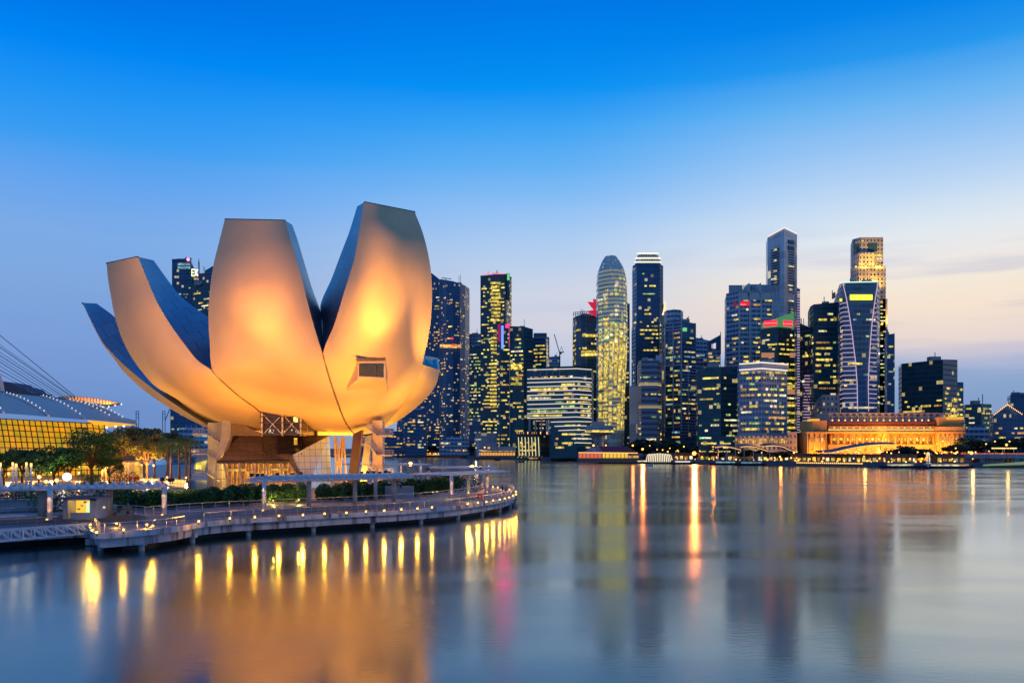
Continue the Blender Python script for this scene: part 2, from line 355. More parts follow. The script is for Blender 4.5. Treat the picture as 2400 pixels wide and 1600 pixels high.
# deck fascia band and kerb light strip, one continuous stone coping
cp = MB(); e1 = offs(E0, -.12, 0); e2 = offs(E0, .12, 0)
for i in range(len(E0) - 1):
    cp.prism([(e1[i].x, e1[i].y), (e1[i + 1].x, e1[i + 1].y), (e2[i + 1].x, e2[i + 1].y), (e2[i].x, e2[i].y)], 1.70, 2.32)
cp.build('deck_coping', m_stain)['kind'] = 'structure'
pl_ = E0[::9]; n_ = 0
pile0 = thing('pile', pl_[3] * 1, '', 'pile')
MB().tube([pl_[3] + Vector((0, 1.2, -4)), pl_[3] + Vector((0, 1.2, -1.44))], .32, 10).build('shaft', m_conc, pile0)
MB().box(pl_[3] + Vector((0, 1.3, -1.35)), (.9, 1.0, .5)).build('pile_cap', m_stain, pile0)
for i, p in enumerate(pl_[3:]):
    q = offs(E0, .5, 2.2)[min((i + 3) * 9, len(E0) - 1)]
    q2 = Vector((q.x, q.y - .2 if q.x < 0 and i < 10 else q.y, 2.2))
    if i == 0: pile0.location = q2; t_ = pile0
    else: t_ = dup(pile0, q2)
    t_['label'] = 'stained concrete pile under the curved quay, %s from the left' % ordn(i + 1); t_['group'] = 'piles under the quay'
# ---- railings
def railing(name, pts, h, label, step=2, lean=.0, grp='steel railings along the promenade'):
    t = thing(name, pts[0], label, 'railing', grp); ps = pts[::step][:99]
    pr = MB().tube([p + Vector((0, 0, 0)) for p in [Vector((0, 0, 0)), Vector((0, lean, h))]], .035, 5)
    base = None; top = offs(pts, -lean, pts[0].z + h)
    for i, p in enumerate(ps):
        if base is None:
            b = MB(); b.v = [(v[0] + p.x, v[1] + p.y, v[2] + p.z) for v in pr.v]; b.f = pr.f; base = b.build('post', m_rail, t)
        else:
            c = base.copy(); C.objects.link(c); c.parent = t; c.location = p - pts[0]
    MB().tube([Vector((q.x, q.y, q.z)) for q in top], .05, 5).build('handrail', m_rail, t)
    for k in (.3, .62): MB().tube([Vector((q.x, q.y, pts[0].z + h * k)) for q in offs(pts, -lean * k, 0)], .018, 4).build('wire', m_rail, t)
    return t
i_split = min(range(len(E0)), key=lambda i: abs(E0[i].x - G(476, 1225, 2.2).x) + abs(E0[i].y - G(476, 1225, 2.2).y))
tipi = max(range(len(E0)), key=lambda i: E0[i].x)
ro = offs(E0, .6, 2.2)
railing('railing', ro[10:i_split - 2], 1.05, 'steel post railing on the lower deck edge left of the step, behind the truss gangway', 2)
railing('railing', ro[i_split + 1:tipi], 1.1, 'long steel railing on the outer deck edge from the step to the round tip', 1)
railing('railing', ro[tipi:-3], 1.1, 'steel railing round the far side of the promontory tip', 1)
r2 = [Vector((p.x, p.y, 3.0)) for p in resamp(off_smooth(6.8, 3.0), 1.9)]
railing('railing', r2, 1.05, 'inner steel railing between the upper walkway and the timber deck', 1)
# ---- amber deck lamps
dl = [(209, 1230), (213, 1243), (224, 1248), (271, 1227), (287, 1242), (342, 1230), (356, 1233), (464, 1222), (537, 1215), (596, 1212), (652.5, 1209), (709, 1207), (760, 1204), (811, 1202), (857, 1199), (900, 1197), (940, 1194), (978, 1192), (1012, 1189),
      (1096, 1181), (1120, 1178), (1140, 1176), (1156, 1173), (1171, 1170.5), (1183, 1168), (1193, 1165.5), (1202, 1162), (1209.5, 1158.5), (1209, 1152), (1201, 1149), (1194, 1147), (1186, 1145.5), (1177, 1143.8), (1166.5, 1142), (1155, 1140.5)]
lamp0 = None
for i, (a, b) in enumerate(dl):
    p = G(a, b, 2.55); loc = Vector((p.x, p.y + .25, 2.2))
    if lamp0 is None:
        lamp0 = thing('deck_lamp', loc, '', 'lamp', 'amber lamps along the deck edge')
        MB().tube([loc, loc + Vector((0, 0, .28))], [.07, .05], 8).build('stem', m_dark, lamp0)
        MB().sphere(loc + Vector((0, 0, .38)), .12).build('bulb', E_amber, lamp0, True)
        plight('spill_light', loc + Vector((0, .6, .75)), (1, .5, .1), 26, .1, lamp0); MB().box(loc + Vector((0, .0, .53)), (.3, .3, .04)).build('cap', m_dark, lamp0)
        spot('glow_light', loc + Vector((0, -.25, .4)), loc + Vector((0, -10, -1.6)), (1, .40, .02), 400, 95, .35, .12, lamp0); t_ = lamp0
    else:
        t_ = dup(lamp0, loc)
        lo_ = next(c for c in t_.children if c.name.startswith('glow_light')); lo_.data = lo_.data.copy(); lo_.data.energy *= (.55 if i < 8 else 1) * [1, .7, 1.25, .85, 1.1][i * 7 % 5]
        if i == 23: dim = lo_.data.copy(); dim.energy = 110
        if i >= 23: lo_.data = dim
    t_['label'] = 'small amber lamp on the curved deck edge, %s from the left end' % ordn(i + 1)
# ---- canopies
def canopy(pa, pb, ya, yb, z, wd, label, cols, slats=True, sag=0.):
    A, B = GY(pa, ya, z), GY(pb, yb, z); t = thing('walkway_canopy', GY((pa + pb) / 2, (ya + yb) / 2, 3.0), label, 'canopy', 'white canopies over the walkway')
    n = 40; up = []; lo = []; d = (B - A).normalized(); nn = Vector((-d.y, d.x, 0)); mid = []
    for i in range(n + 1):
        s = i / n; c = A.lerp(B, s) - nn * sag * 4 * s * (1 - s); wq = wd / 2 * min(1, (1 - abs(2 * s - 1)) * 6 + .06); q = min(1, (1 - abs(2 * s - 1)) * 5 + .1)
        up.append([c + nn * wq * k + Vector((0, 0, (.22 * (1 - k * k) + .1) * q)) for k in (-1, -.5, 0, .5, 1)]); lo.append([c + nn * wq * k + Vector((0, 0, -.22 * q * (1 - k * k * .5))) for k in (1, .5, 0, -.5, -1)])
        mid.append((c, wq, q))
    rows = [u_ + l_ + [u_[0]] for u_, l_ in zip(up, lo)]
    MB().grid(rows).build('roof_panel', m_white, t, True)
    if slats:
        sb = MB()
        L_ = (B - A).length; k = int(L_ / .95)
        for j in range(1, k):
            s = j / k; c = A.lerp(B, s) - nn * sag * 4 * s * (1 - s); wq = wd / 2 * min(1, (1 - abs(2 * s - 1)) * 6 + .06); q = min(1, (1 - abs(2 * s - 1)) * 5 + .1)
            sb.tube([c - nn * wq + Vector((0, 0, .2 * q)), c + Vector((0, 0, .58 * q)), c + nn * wq + Vector((0, 0, .2 * q))], .17 * q, 6)
        sb.build('roof_slats', m_white, t, True)
    for (px, by, zb, r, lit) in cols:
        y = (CH - zb) * F / (by - HZ); c = GY(px, y, zb)
        MB().tube([c, Vector((c.x, c.y, z))], r, 12).build('column', m_conc if not lit else m_white, t, True)  # lit columns get a paler base colour, on top of their lamps
        if lit:
            MB().tube([c + Vector((.0, -r - .35, 0)), c + Vector((0, -r - .35, .15))], .12, 8).build('uplight', E_warm, t)
            spot('column_light', c + Vector((.15, -r - .75, .2)), c + Vector((0, 0, 2.6)), (1, .45, .1), 85, 60, .6, .08, t)
            spot('column_light', Vector((c.x + .1, c.y - r - .7, z - .35)), c + Vector((0, 0, .8)), (1, .45, .1), 80, 70, .6, .08, t)
    return t
canopy(-90, 408, 100, 110.5, 6.35, 5.4, 'long white slatted canopy over the kiosk at the left end', [(98, 1213, 3, .42, 0), (117, 1217, 3, .3, 1), (257, 1208, 3, .33, 0), (385, 1206, 3, .3, 1), (238, 1190, 3, .33, 0), (364, 1183, 3, .33, 0), (-30, 1222, 3, .33, 0)], sag=.6)
canopy(572, 968, 116, 134, 6.75, 5.4, 'white slatted canopy in front of the museum entrance', [(619, 1196, 3, .27, 1), (724, 1190, 3, .3, 0), (832, 1185, 3, .3, 0), (923.5, 1179, 3, .3, 0), (594, 1180, 3, .22, 1), (697, 1178, 3, .25, 1), (880, 1172, 3, .3, 0)], sag=.8)
canopy(975, 1174, 143, 165, 6.75, 6.5, 'white canopy near the tip of the promontory', [(1058, 1170, 3, .27, 1), (1098, 1162, 3, .3, 0), (1142, 1153, 3, .3, 1), (1126, 1147, 3, .3, 0), (1005, 1150, 3, .3, 0), (1118, 1141, 3, .25, 1)], False, .6)
canopy(1000, 1168, 196, 192, 6.8, 6, 'white canopy on the far side of the promontory tip', [(1030, 1108, 3.3, .3, 0), (1145, 1112, 3.3, .3, 1)], False)
canopy(795, 1014, 236, 228, 6.8, 7, 'low white canopy behind the stair tower on the far walkway', [(835, 1113, 3.3, .3, 1), (940, 1113, 3.3, .3, 1), (986, 1113, 3.3, .3, 1), (870, 1113, 3.3, .3, 0)], False)
# ---- gangway truss
m_skin_w = mat('bright_white_paint', (.85, .87, .9), .4)
tr = thing('truss_gangway', GY(100, 97, 0), 'white steel truss gangway along the water at the left edge', 'gangway')
for yo in (0, 1.6):
    b0, b1, t0, t1 = P(-160, 1281, 86) + Vector((0, yo, 0)), P(213, 1249, 100.3) + Vector((0, yo, 0)), P(-160, 1256, 86) + Vector((0, yo, 0)), P(188, 1229, 99.4) + Vector((0, yo, 0))
    MB().bar(b0, b1, .14, .16).build('bottom_chord', m_skin_w, tr); MB().bar(t0, t1, .14, .17).build('top_chord', m_white, tr)
    dg = MB(); k = 13
    for j in range(k):
        s0, s1, s2 = j / k, (j + .5) / k, (j + 1) / k
        dg.bar(b0.lerp(b1, s0), t0.lerp(t1, s1), .12, .12); dg.bar(t0.lerp(t1, s1), b0.lerp(b1, s2), .12, .12)
    dg.bar(t1, b1, .08, .09); dg.build('diagonals', m_skin_w, tr)
b0, b1 = P(-160, 1281, 86), P(213, 1249, 100.3)
MB().add([b0 + Vector((0, .1, .06)), b1 + Vector((0, .1, .06)), b1 + Vector((0, 1.5, .06)), b0 + Vector((0, 1.5, .06))], [(0, 1, 2, 3)]).build('walking_surface', m_deck, tr)
pb = thing('gangway_pier', P(225, 1270, 101.5), 'concrete pier block at the end of the truss gangway', 'pier')
MB().box(P(225, 1268, 101.8), (1.7, 1.6, .7)).build('block', m_stain, pb); MB().tube([P(225, 1272, 101.8), P(225, 1300, 101.8)], .4, 10).build('pile', m_stain, pb)
pb = thing('quay_corbel', P(451, 1247, 106.5), 'projecting white concrete block under the step in the quay', 'block')
MB().box(P(451, 1246, 106.6), (1.25, 1.2, .75)).build('block', m_stain, pb); MB().tube([P(449, 1252, 106.8), P(449, 1290, 106.8)], .35, 10).build('pile', m_stain, pb)
# ---- kiosk
kb = GY(188, 102.2, 3.0); ks = thing('kiosk', kb, 'small lit drinks kiosk with grey walls under the left canopy', 'kiosk')
x0, x1 = GY(143, 101, 3).x, GY(239, 103, 3).x; xm = (x0 + x1) / 2
for xa, xb in ((x0, x0 + .5), (x1 - .7, x1)): MB().box(((xa + xb) / 2, 103, 4.15), (xb - xa, 3, 2.3)).build('wall', m_conc, ks)
MB().box((xm, 101.75, 3.35), (x1 - x0 - 1.5, .3, .7)).build('counter', m_conc, ks)
MB().box((xm, 103.5, 4.15), (x1 - x0 - 1.1, .15, 2.3)).build('back_wall', emat('kiosk_glow', (1, .48, .04), 1.3), ks)
MB().box((xm, 102.9, 5.38), (x1 - x0 + .5, 4.2, .16)).build('roof', m_roof, ks); MB().box((xm, 101.6, 5.2), (x1 - x0, .2, .2)).build('lintel', m_white, ks)
mm = [W_g, W_b, m_white, W_w, W_o, m_dark, m_leafd]
for i in range(9):
    MB().box((x0 + .9 + i * .36, 103.3, 4.0 + (i * 37 % 5) * .2), (.3, .12, .22)).build('menu_board' if i % 3 else 'shelf', mm[i * 3 % 7], ks)
MB().box((x1 - 1.25, 103.0, 4.0), (.85, .5, 1.5)).build('fridge', emat('cool_fridge', (.7, 1, .6), 1.0), ks)
plight('ceiling_light', (xm, 102.6, 5.0), (1, .6, .15), 60, .2, ks)
rb = thing('red_box', G(1125, 1168, 3), 'small bright red box on the walkway near the promontory tip', 'box')
q = G(1125, 1168, 3.0); MB().box(q + Vector((0, 0, .35)), (.8, .5, .7)).build('body', m_red, rb); MB().box(q + Vector((0, 0, .73)), (.86, .56, .06)).build('lid', m_red, rb)
MB().box(q + Vector((.0, -.26, .4)), (.2, .02, .3)).build('label_plate', m_white, rb)
# ================================================================== museum
MC = Vector((-42, 170, 3.3))
mus = thing('lotus_museum', MC, 'huge floodlit lotus shaped building with curved white petals and steel flanks', 'museum')
def cat2(pts, n):
    pts = [Vector(p) for p in pts]; out = []; d = [0]
    for a, b in zip(pts, pts[1:]): d.append(d[-1] + math.hypot(a.x - b.x, a.y - b.y))
    for k in range(n + 1):
        s = d[-1] * k / n; i = 0
        while i < len(pts) - 2 and d[i + 1] < s: i += 1
        t = (s - d[i]) / max(1e-6, d[i + 1] - d[i]); p0, p1, p2, p3 = pts[max(i - 1, 0)], pts[i], pts[i + 1], pts[min(i + 2, len(pts) - 1)]
        # non-uniform safe: Hermite with finite differences
        h = d[i + 1] - d[i]
        m1 = (p2 - p0) / max(1e-6, d[min(i + 1, len(pts) - 1)] - d[max(i - 1, 0)]) if i > 0 else (p2 - p1) / h
        m2 = (p3 - p1) / max(1e-6, d[min(i + 2, len(pts) - 1)] - d[i]) if i < len(pts) - 2 else (p2 - p1) / h
        t2, t3 = t * t, t ** 3
        out.append((2 * t3 - 3 * t2 + 1) * p1 + (t3 - 2 * t2 + t) * h * m1 + (-2 * t3 + 3 * t2) * p2 + (t3 - t2) * h * m2)
    return out
def W(v): return P(v.x, v.y, v.z)
def lin(a, b): return lambda t: a + (b - a) * t
def petal(OL, OR, b0, ql, label, IL=None, IR=None, nr=56, nc=28, li=None, ri=None, pan=14):
    l, r = cat2(OL, nr), cat2(OR, nr); rows = []; raw = []
    for i in range(nr + 1):
        t = i / nr; b = b0 * (.65 + .35 * math.sin(math.pi * min(1, t * 1.3))) * (1 - max(0, (t - .6) / .4) ** 2)
        rr = []; rw = []
        for j in range(nc + 1):
            u = j / nc; v = l[i].lerp(r[i], u); v.z -= b * 4 * u * (1 - u); rr.append(W(v)); rw.append(v)
        rows.append(rr); raw.append(rw)
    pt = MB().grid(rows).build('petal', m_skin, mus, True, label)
    def side(Oe, Ie, name):
        a, b = cat2(Oe, 40), cat2(Ie, 40)
        rows_ = [[W(p.lerp(q, k / 4)) for k in range(5)] for p, q in zip(a, b)]
        MB().grid(rows_, u1=1.0, v1=pan).build(name, m_steel, pt, True)
        return a, b
    il = ir = None
    if IR: _, ir = side(ri or OR, IR, 'side_panel')
    if IL: _, il = side(li or OL, IL, 'side_panel')
    if il is None and ir: il = cat2(OL, 40)
    if ir is None and il: ir = cat2(OR, 40)
    if il:
        MB().grid([[W(p.lerp(q, k / 6)) for k in range(7)] for p, q in zip(il, ir)], v1=pan).build('inner_panel', m_steel, pt, True)
        tp = [W(l[0]), W(r[0]), W(ir[0]), W(il[0])]
        MB().add(tp + [p + Vector((0, 0, -.4)) for p in tp], [(0, 1, 2, 3), (7, 6, 5, 4), (0, 4, 5, 1), (1, 5, 6, 2), (2, 6, 7, 3), (3, 7, 4, 0)]).build('skylight', m_dark, pt)
        MB().tube([tp[0], tp[1]], .16, 6).build('rim', m_dark, pt)
    return pt, raw
S_CD = [(757, 831.5, 147), (771, 882, 149), (788.5, 936, 153), (808, 986, 163), (824, 1010, 175), (836, 1020, 185)]
S_BC = [(498, 869.5, 151), (524, 896, 152.5), (563, 930, 156.5), (593, 951, 161), (616, 970, 166), (655, 996, 173), (690, 1012, 180), (722, 1020, 187)]
cOL = [(527, 514, 158), (513, 569, 156), (500, 622, 154), (492, 680, 152), (488.5, 737, 151), (491, 794, 150.5), (498, 869.5, 151)]
cOR = [(669, 517, 156), (685, 576, 153), (704, 641, 150.5), (721.5, 710, 148.5), (739, 775, 147.2), (757, 831.5, 147)]
vall = [(754, 745, 161), (756, 790, 153), (757, 831.5, 147)]
petal(cOL + S_BC[1:], cOR + S_CD[1:], 5, 0, 'broad upright petal facing the camera in the middle', IL=[(545, 522, 170), (530, 600, 169), (518, 700, 166), (518, 800, 162), (510, 860, 154)], li=cOL,
      IR=[(685, 527, 168), (697, 561, 168), (714, 618, 167), (733, 680, 166), (753, 733, 163)] + vall, ri=cOR)
dOL = [(854, 474, 153), (842, 542, 151), (831, 603, 149.5), (808, 680, 148), (785, 756, 147.2), (757, 831.5, 147)]
dOR = [(972, 497, 165), (991, 546, 164), (1005, 603, 164), (1012, 660, 164), (1011, 737, 164), (1003, 794, 164), (993, 836.5, 164), (984, 875, 165), (968, 909, 166), (945, 944, 169), (915, 982, 175), (895, 1005, 182), (876, 1014, 187)]
Dp, Draw = petal(dOL + S_CD[1:], dOR, 6.5, 0, 'tallest petal on the right with a boxed window low on its face', IL=[(837, 484, 165), (819, 542, 165), (800, 592, 165), (777, 653, 165), (751, 714, 164)] + vall, li=dOL,
      IR=[(955, 507, 176), (970, 600, 176), (975, 700, 176), (965, 800, 175), (940, 870, 173)], ri=dOR[:9])
bOL = [(250, 617, 172), (253, 653, 171), (260, 695, 170), (269, 741, 169), (285, 791, 168), (306, 833, 167), (333, 871, 166), (364, 905, 166), (410, 932, 167.5), (467, 967, 171), (521, 991, 176), (560, 1007, 181), (610, 1020, 186)]
bOR = [(323.5, 602, 165), (344.5, 653, 163), (367.5, 706, 160), (394, 752, 158), (429, 802, 155), (463, 844, 152.5), (498, 869.5, 151)]
petal(bOL, bOR + S_BC[1:], 3.0, 0, 'shorter outward leaning petal on the left with a dark blue steel flank', IL=[(285, 625, 184), (300, 700, 184), (330, 790, 182), (380, 860, 179), (430, 915, 176)], li=bOL[:9],
      IR=[(360, 610, 181), (394, 657, 181), (425, 695, 180), (463, 725, 178), (489, 743, 176), (530, 790, 168), (522, 845, 158), (499, 869.5, 151.2)], ri=bOR)
aOL = [(193, 710, 204), (221.5, 770, 200), (241.5, 807, 198), (266, 839, 196), (293, 874, 194), (332, 910, 191), (370, 938, 189), (409, 963, 188), (447, 984, 187), (486, 1002, 187), (540, 1017, 189)]
aOR = [(193.5, 709.5, 196), (222.5, 768, 193), (243, 804, 191), (259, 823, 190), (294, 858, 187), (355, 908, 184), (408, 946, 182), (474, 988, 182), (530, 1012, 185)]
petal(aOL, aOR, .8, 0, 'low far left petal seen from its blue steel side', IR=[(227, 711, 208), (270, 744, 206), (320, 800, 203), (370, 868, 198), (430, 922, 193), (500, 972, 190), (540, 1000, 188)], ri=aOR, nc=8)
eOR = [(1031.5, 867, 176), (1023, 898, 176), (1003, 929, 177), (964, 964, 179), (926, 990, 182), (886, 1008, 186)]
eOL = [(984, 852, 168), (978, 880, 169), (958, 915, 171), (935, 948, 175), (906, 985, 181), (880, 1009, 186)]
Ep, _ = petal(eOL, eOR, 1.5, 0, 'low stubby petal at the right ending in a slanted window', nc=12)
ef = [P(984, 831, 170), P(1027, 839, 180), P(1031.8, 868, 176), P(984, 853, 168)]
MB().poly(ef, 1.5).build('window_frame', m_white, Ep)
c_ = sum(ef, Vector()) / 4
MB().poly([c_ + (p - c_) * .78 + Vector((0, -.25, 0)) for p in ef], .1).build('window_glass', mat('bay_glass', (.04, .10, .09), .08, spec=1.0), Ep)
# dark joints between neighbouring petals
for s in (S_CD, S_BC):
    MB().tube([W(Vector((a, b, c - .12))) for a, b, c in cat2(s, 30)], .16, 6).build('joint', m_brown, mus)
# bowl core behind the petals (closes the building from every side)
rows = []
for i in range(13):
    t = i / 12; r_ = 4 + 24 * math.sin(t * math.pi / 2); z_ = 13.9 + 16 * (1 - math.cos(t * math.pi / 2))
    rows.append([(-46 + r_ * math.cos(2 * math.pi * j / 40), 190 + r_ * .8 * math.sin(2 * math.pi * j / 40), z_) for j in range(41)])
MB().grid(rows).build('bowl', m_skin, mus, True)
# petals on the far side, lower than the front ones
for k, (ax, hh, ww) in enumerate(((60, 34, 9), (95, 30, 9), (130, 30, 9))):
    a = R(ax); rows = []; d = Vector((math.cos(a), math.sin(a), 0)); s_ = Vector((-d.y, d.x, 0))
    for i in range(17):
        t = i / 16; r_ = 8 + 24 * math.sin(t * 1.5); z_ = 15 + hh * (t ** 1.6) * .55; wq = ww * (.55 + .6 * math.sin(t * 2.4))
        rows.append([Vector((-46, 190, z_)) + d * (r_ + 2 * (1 - (2 * j / 8 - 1) ** 2)) + s_ * wq * (2 * j / 8 - 1) * .5 for j in range(9)])
    bk_ = [[q - d * 7 * (1 - .2 * i / 16) + Vector((0, 0, .5)) for q in rw[::-1]] for i, rw in enumerate(rows)]
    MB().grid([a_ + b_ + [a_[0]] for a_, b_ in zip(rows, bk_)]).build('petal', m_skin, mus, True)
# bay window on the tall petal
def surfY(px, py): return min((math.hypot(v.x - px, v.y - py), v.z) for rw in Draw for v in rw)[1]
ysl = min(surfY(840, 842), surfY(840, 885)) - .9; ysr = min(surfY(903, 842), surfY(903, 885)) - .6; ys = surfY(870, 842)
def yq(px): return ysl + (ysr - ysl) * (px - 838) / 66
fq = [P(838, 841, yq(838)), P(903, 838, yq(903)), P(905, 890, yq(905)), P(839, 887, yq(839))]
bq = [P(835, 835, surfY(835, 835) + 1), P(905, 831, surfY(905, 831) + 1), P(910, 930, surfY(908, 928) + .6), P(802, 922, surfY(804, 921) + .6)]
MB().add(fq + bq, [(0, 1, 2, 3), (0, 4, 5, 1), (1, 5, 6, 2), (2, 6, 7, 3), (3, 7, 4, 0)]).build('window_bay', m_skin, Dp)
iq = [P(842, 852, yq(842) - .12), P(899, 852, yq(899) - .12), P(899.5, 884, yq(899) - .12), P(842, 881.5, yq(842) - .12)]
bay = MB().poly(iq, .3).build('window_glass', mat('olive_glass', (.07, .06, .008), .12, spec=.8), Dp)
mb = MB()
for x in (858, 883): mb.bar(P(x, 852, yq(x) - .2), P(x, 883.5, yq(x) - .2), .06, .06)
mb.build('window_frame', m_dark, Dp)
top = [P(835, 840, yq(835) - .12), P(904, 835.5, yq(904) - .12), P(903, 845, yq(903) - .12), P(839, 847, yq(839) - .12)]
MB().poly(top, .2).build('window_shade_strip', mat('painted_shade', (.2, .13, .08), .7), Dp)  # dark strip paints the shade along the top of the bay
# ---- entrance pavilion
g = m_brown
def tile(name, c, c2, bw, rh, rough, metal=0.):
    m, t, b = newmat(name); co = N(t, 'ShaderNodeTexCoord'); br = N(t, 'ShaderNodeTexBrick'); br.offset = 0
    sx_ = N(t, 'ShaderNodeSeparateXYZ'); cx = N(t, 'ShaderNodeCombineXYZ'); t.links.new(co.outputs['Object'], sx_.inputs[0])
    t.links.new(math_(t, 'ADD', sx_.outputs[0], math_(t, 'MULTIPLY', sx_.outputs[1], .4)), cx.inputs[0]); t.links.new(sx_.outputs[2], cx.inputs[1]); t.links.new(cx.outputs[0], br.inputs[0])
    br.inputs['Color1'].default_value = c + (1,); br.inputs['Color2'].default_value = tuple(x * 1.12 for x in c) + (1,); br.inputs['Mortar'].default_value = c2 + (1,); br.inputs['Scale'].default_value = 1
    br.inputs['Brick Width'].default_value = bw; br.inputs['Row Height'].default_value = rh; br.inputs['Mortar Size'].default_value = .035
    t.links.new(br.outputs[0], b.inputs[0]); b.inputs['Roughness'].default_value = rough; b.inputs['Metallic'].default_value = metal; return m
m_tile = tile('bronze_tiles', (.20, .13, .085), (.07, .05, .035), 1.5, .9, .5)
m_gwall = tile('silver_glass_tiles', (.62, .80, 1.), (.12, .14, .16), 1.25, 1.25, .22, .5)
pv = thing('entrance_pavilion', GY(620, 172, 3.3), 'angular brown tiled entrance pavilion with slanted glass front and silver tiled end wall', 'pavilion')
MB().poly([P(509, 1081, 171.6), P(675, 1081, 171.6), P(688, 1064, 170), P(772, 1020, 177), P(545, 1018, 180), P(534, 1042, 177), P(523, 1068, 173)], .5).build('roof', m_tile, pv)
MB().poly([P(675, 1081, 171.6), P(688, 1064, 169.9), P(720, 1142, 169.4), P(716, 1142, 171.4)], .4).build('end_fin', m_tile, pv)
MB().poly([P(688, 1064.5, 169.8), P(772.5, 1020.5, 176.6), P(778, 1142, 175), P(720, 1142, 169.3)], .4).build('end_wall', m_gwall, pv)
MB().poly([P(541, 1018, 178.5), P(565, 1018, 179.5), P(550, 1032, 178), P(541, 1040, 176.5)], .3).build('roof_recess', m_dark, pv)
m_glass = mat('clear_dark_glass', (.05, .045, .03), .06, spec=.8)
def glassm():
    m, t, b = newmat('pavilion_glass'); b.inputs[0].default_value = (.25, .22, .15, 1); b.inputs['Roughness'].default_value = .03; b.inputs['Transmission Weight'].default_value = 0; b.inputs['Alpha'].default_value = .22
    return m
m_pg = glassm()
MB().poly([P(509, 1081, 171.8), P(675, 1081, 171.8), P(716, 1142, 171.4), P(500, 1144, 170.6)], .05).build('glass_front', m_pg, pv)
mu = MB()
for (a, c) in ((509, 500), (526, 536), (560, 568), (593, 601), (625, 632), (657, 666), (675, 716)):
    mu.bar(P(a, 1082, 171.5), P(c, 1143, 170.6), .22, .3)
mu.build('mullion_frame', m_conc, pv)
mu = MB()
for k in (.32, .66): mu.bar(P(509 - 9 * k, 1081 + 62 * k, 171.4 - .8 * k), P(675 + 41 * k, 1081 + 61 * k, 171.5), .08, .08)
mu.bar(P(509, 1081.5, 171.4), P(676, 1081.5, 171.4), .3, .45); mu.build('transom', m_dark, pv)
MB().add([GY(503, 184, 3.35), GY(712, 184, 3.35), GY(700, 184, 9.0), GY(520, 184, 9.0)], [(0, 1, 2, 3)]).build('back_wall', mat('lobby_wall', (.4, .25, .1), .6), pv)
st = MB(); cs = []
for i in range(26):
    x = 512 + i * 7.4 + rnd.uniform(-2, 2); st.bar(GY(x, 181, 3.4), GY(x + rnd.uniform(-5, 5), 181, 8.6), .22, .2)
st.build('lobby_columns', mat('lobby_timber', (.45, .28, .1), .5), pv)
for a, b, c in ((612, 674, 1100), (535, 577, 1101)):
    MB().bar(P(a, c, 179), P(b, c, 179), .2, .35).build('light_strip', W_i, pv)
for x in (540, 590, 640, 685): plight('lobby_light', GY(x, 177, 6.5), (1, .55, .12), 1100, .4, pv)
lf = thing('lift_shaft', GY(660, 170, 9.), 'glazed lift and stair box with steel X bracing between pavilion roof and bowl', 'lift shaft')
Yf = 163.6; m_strut = mat('struts', (.45, .40, .36), .5)
fr = MB()
for x in (614, 662, 705): fr.bar(P(x, 968, Yf), P(x, 1021, Yf), .3, .3)
fr.bar(P(718, 990, Yf + 5), P(718, 1020, Yf + 5), .4, .4); fr.build('upright', m_strut, lf)
fr = MB()
for y in (976, 990, 1004, 1018): fr.bar(P(609, y, Yf - .2), P(708, y, Yf - .2), .12, .14); fr.bar(P(708, y, Yf - .2), P(719, y, Yf + 5), .12, .14)
fr.build('beam', m_dark, lf)
for x0_, x1_ in ((618, 660), (664, 703)):
    fr = MB(); fr.bar(P(x0_, 972, Yf), P(x1_, 1016, Yf), .13, .13); fr.bar(P(x1_, 972, Yf + .15), P(x0_, 1016, Yf + .15), .13, .13); fr.build('brace', m_strut, lf)
MB().poly([P(610, 968, Yf + .8), P(708, 968, Yf + .8), P(708, 1020, Yf + .8), P(611, 1020, Yf + .8)], 13).build('glazing', mat('smoked_glass', (.05, .035, .03), .1, spec=.8), lf)
MB().poly([P(708, 968, Yf + .8), P(719, 990, Yf + 5), P(719, 1022, Yf + 5), P(708, 1020, Yf + .8)], .1).build('glazing', mat('smoked_glass2', (.10, .06, .03), .2), lf)
MB().box(P(693, 979, Yf + .5), (.75, .2, 1.5)).build('lit_window', emat('bright_window', (1, .75, .2), 1.8), lf); MB().poly([P(613, 1020, 176.5), P(708, 1020, 176.5), P(708, 1063, 170.8), P(626, 1063, 171.6), P(614, 1056, 171.9)], .15).build('roof_reflection', mat('roof_reflection', (.06, .045, .045), .12, spec=1.), pv); MB().box(P(693, 1034, 172.8), (.6, .2, 1.3)).build('roof_reflection_glow', W_i, pv)  # dark sheet and glowing box paint the lift box's reflection on the roof
MB().box(P(738, 1015, 176), (.9, .9, .8)).build('vent_box', m_dark, lf)
for k in range(14): MB().sphere(P(rnd.uniform(625, 700), rnd.uniform(1005, 1017), Yf + .45), .07, 6, 4).build('fairy_light', E_white, lf)
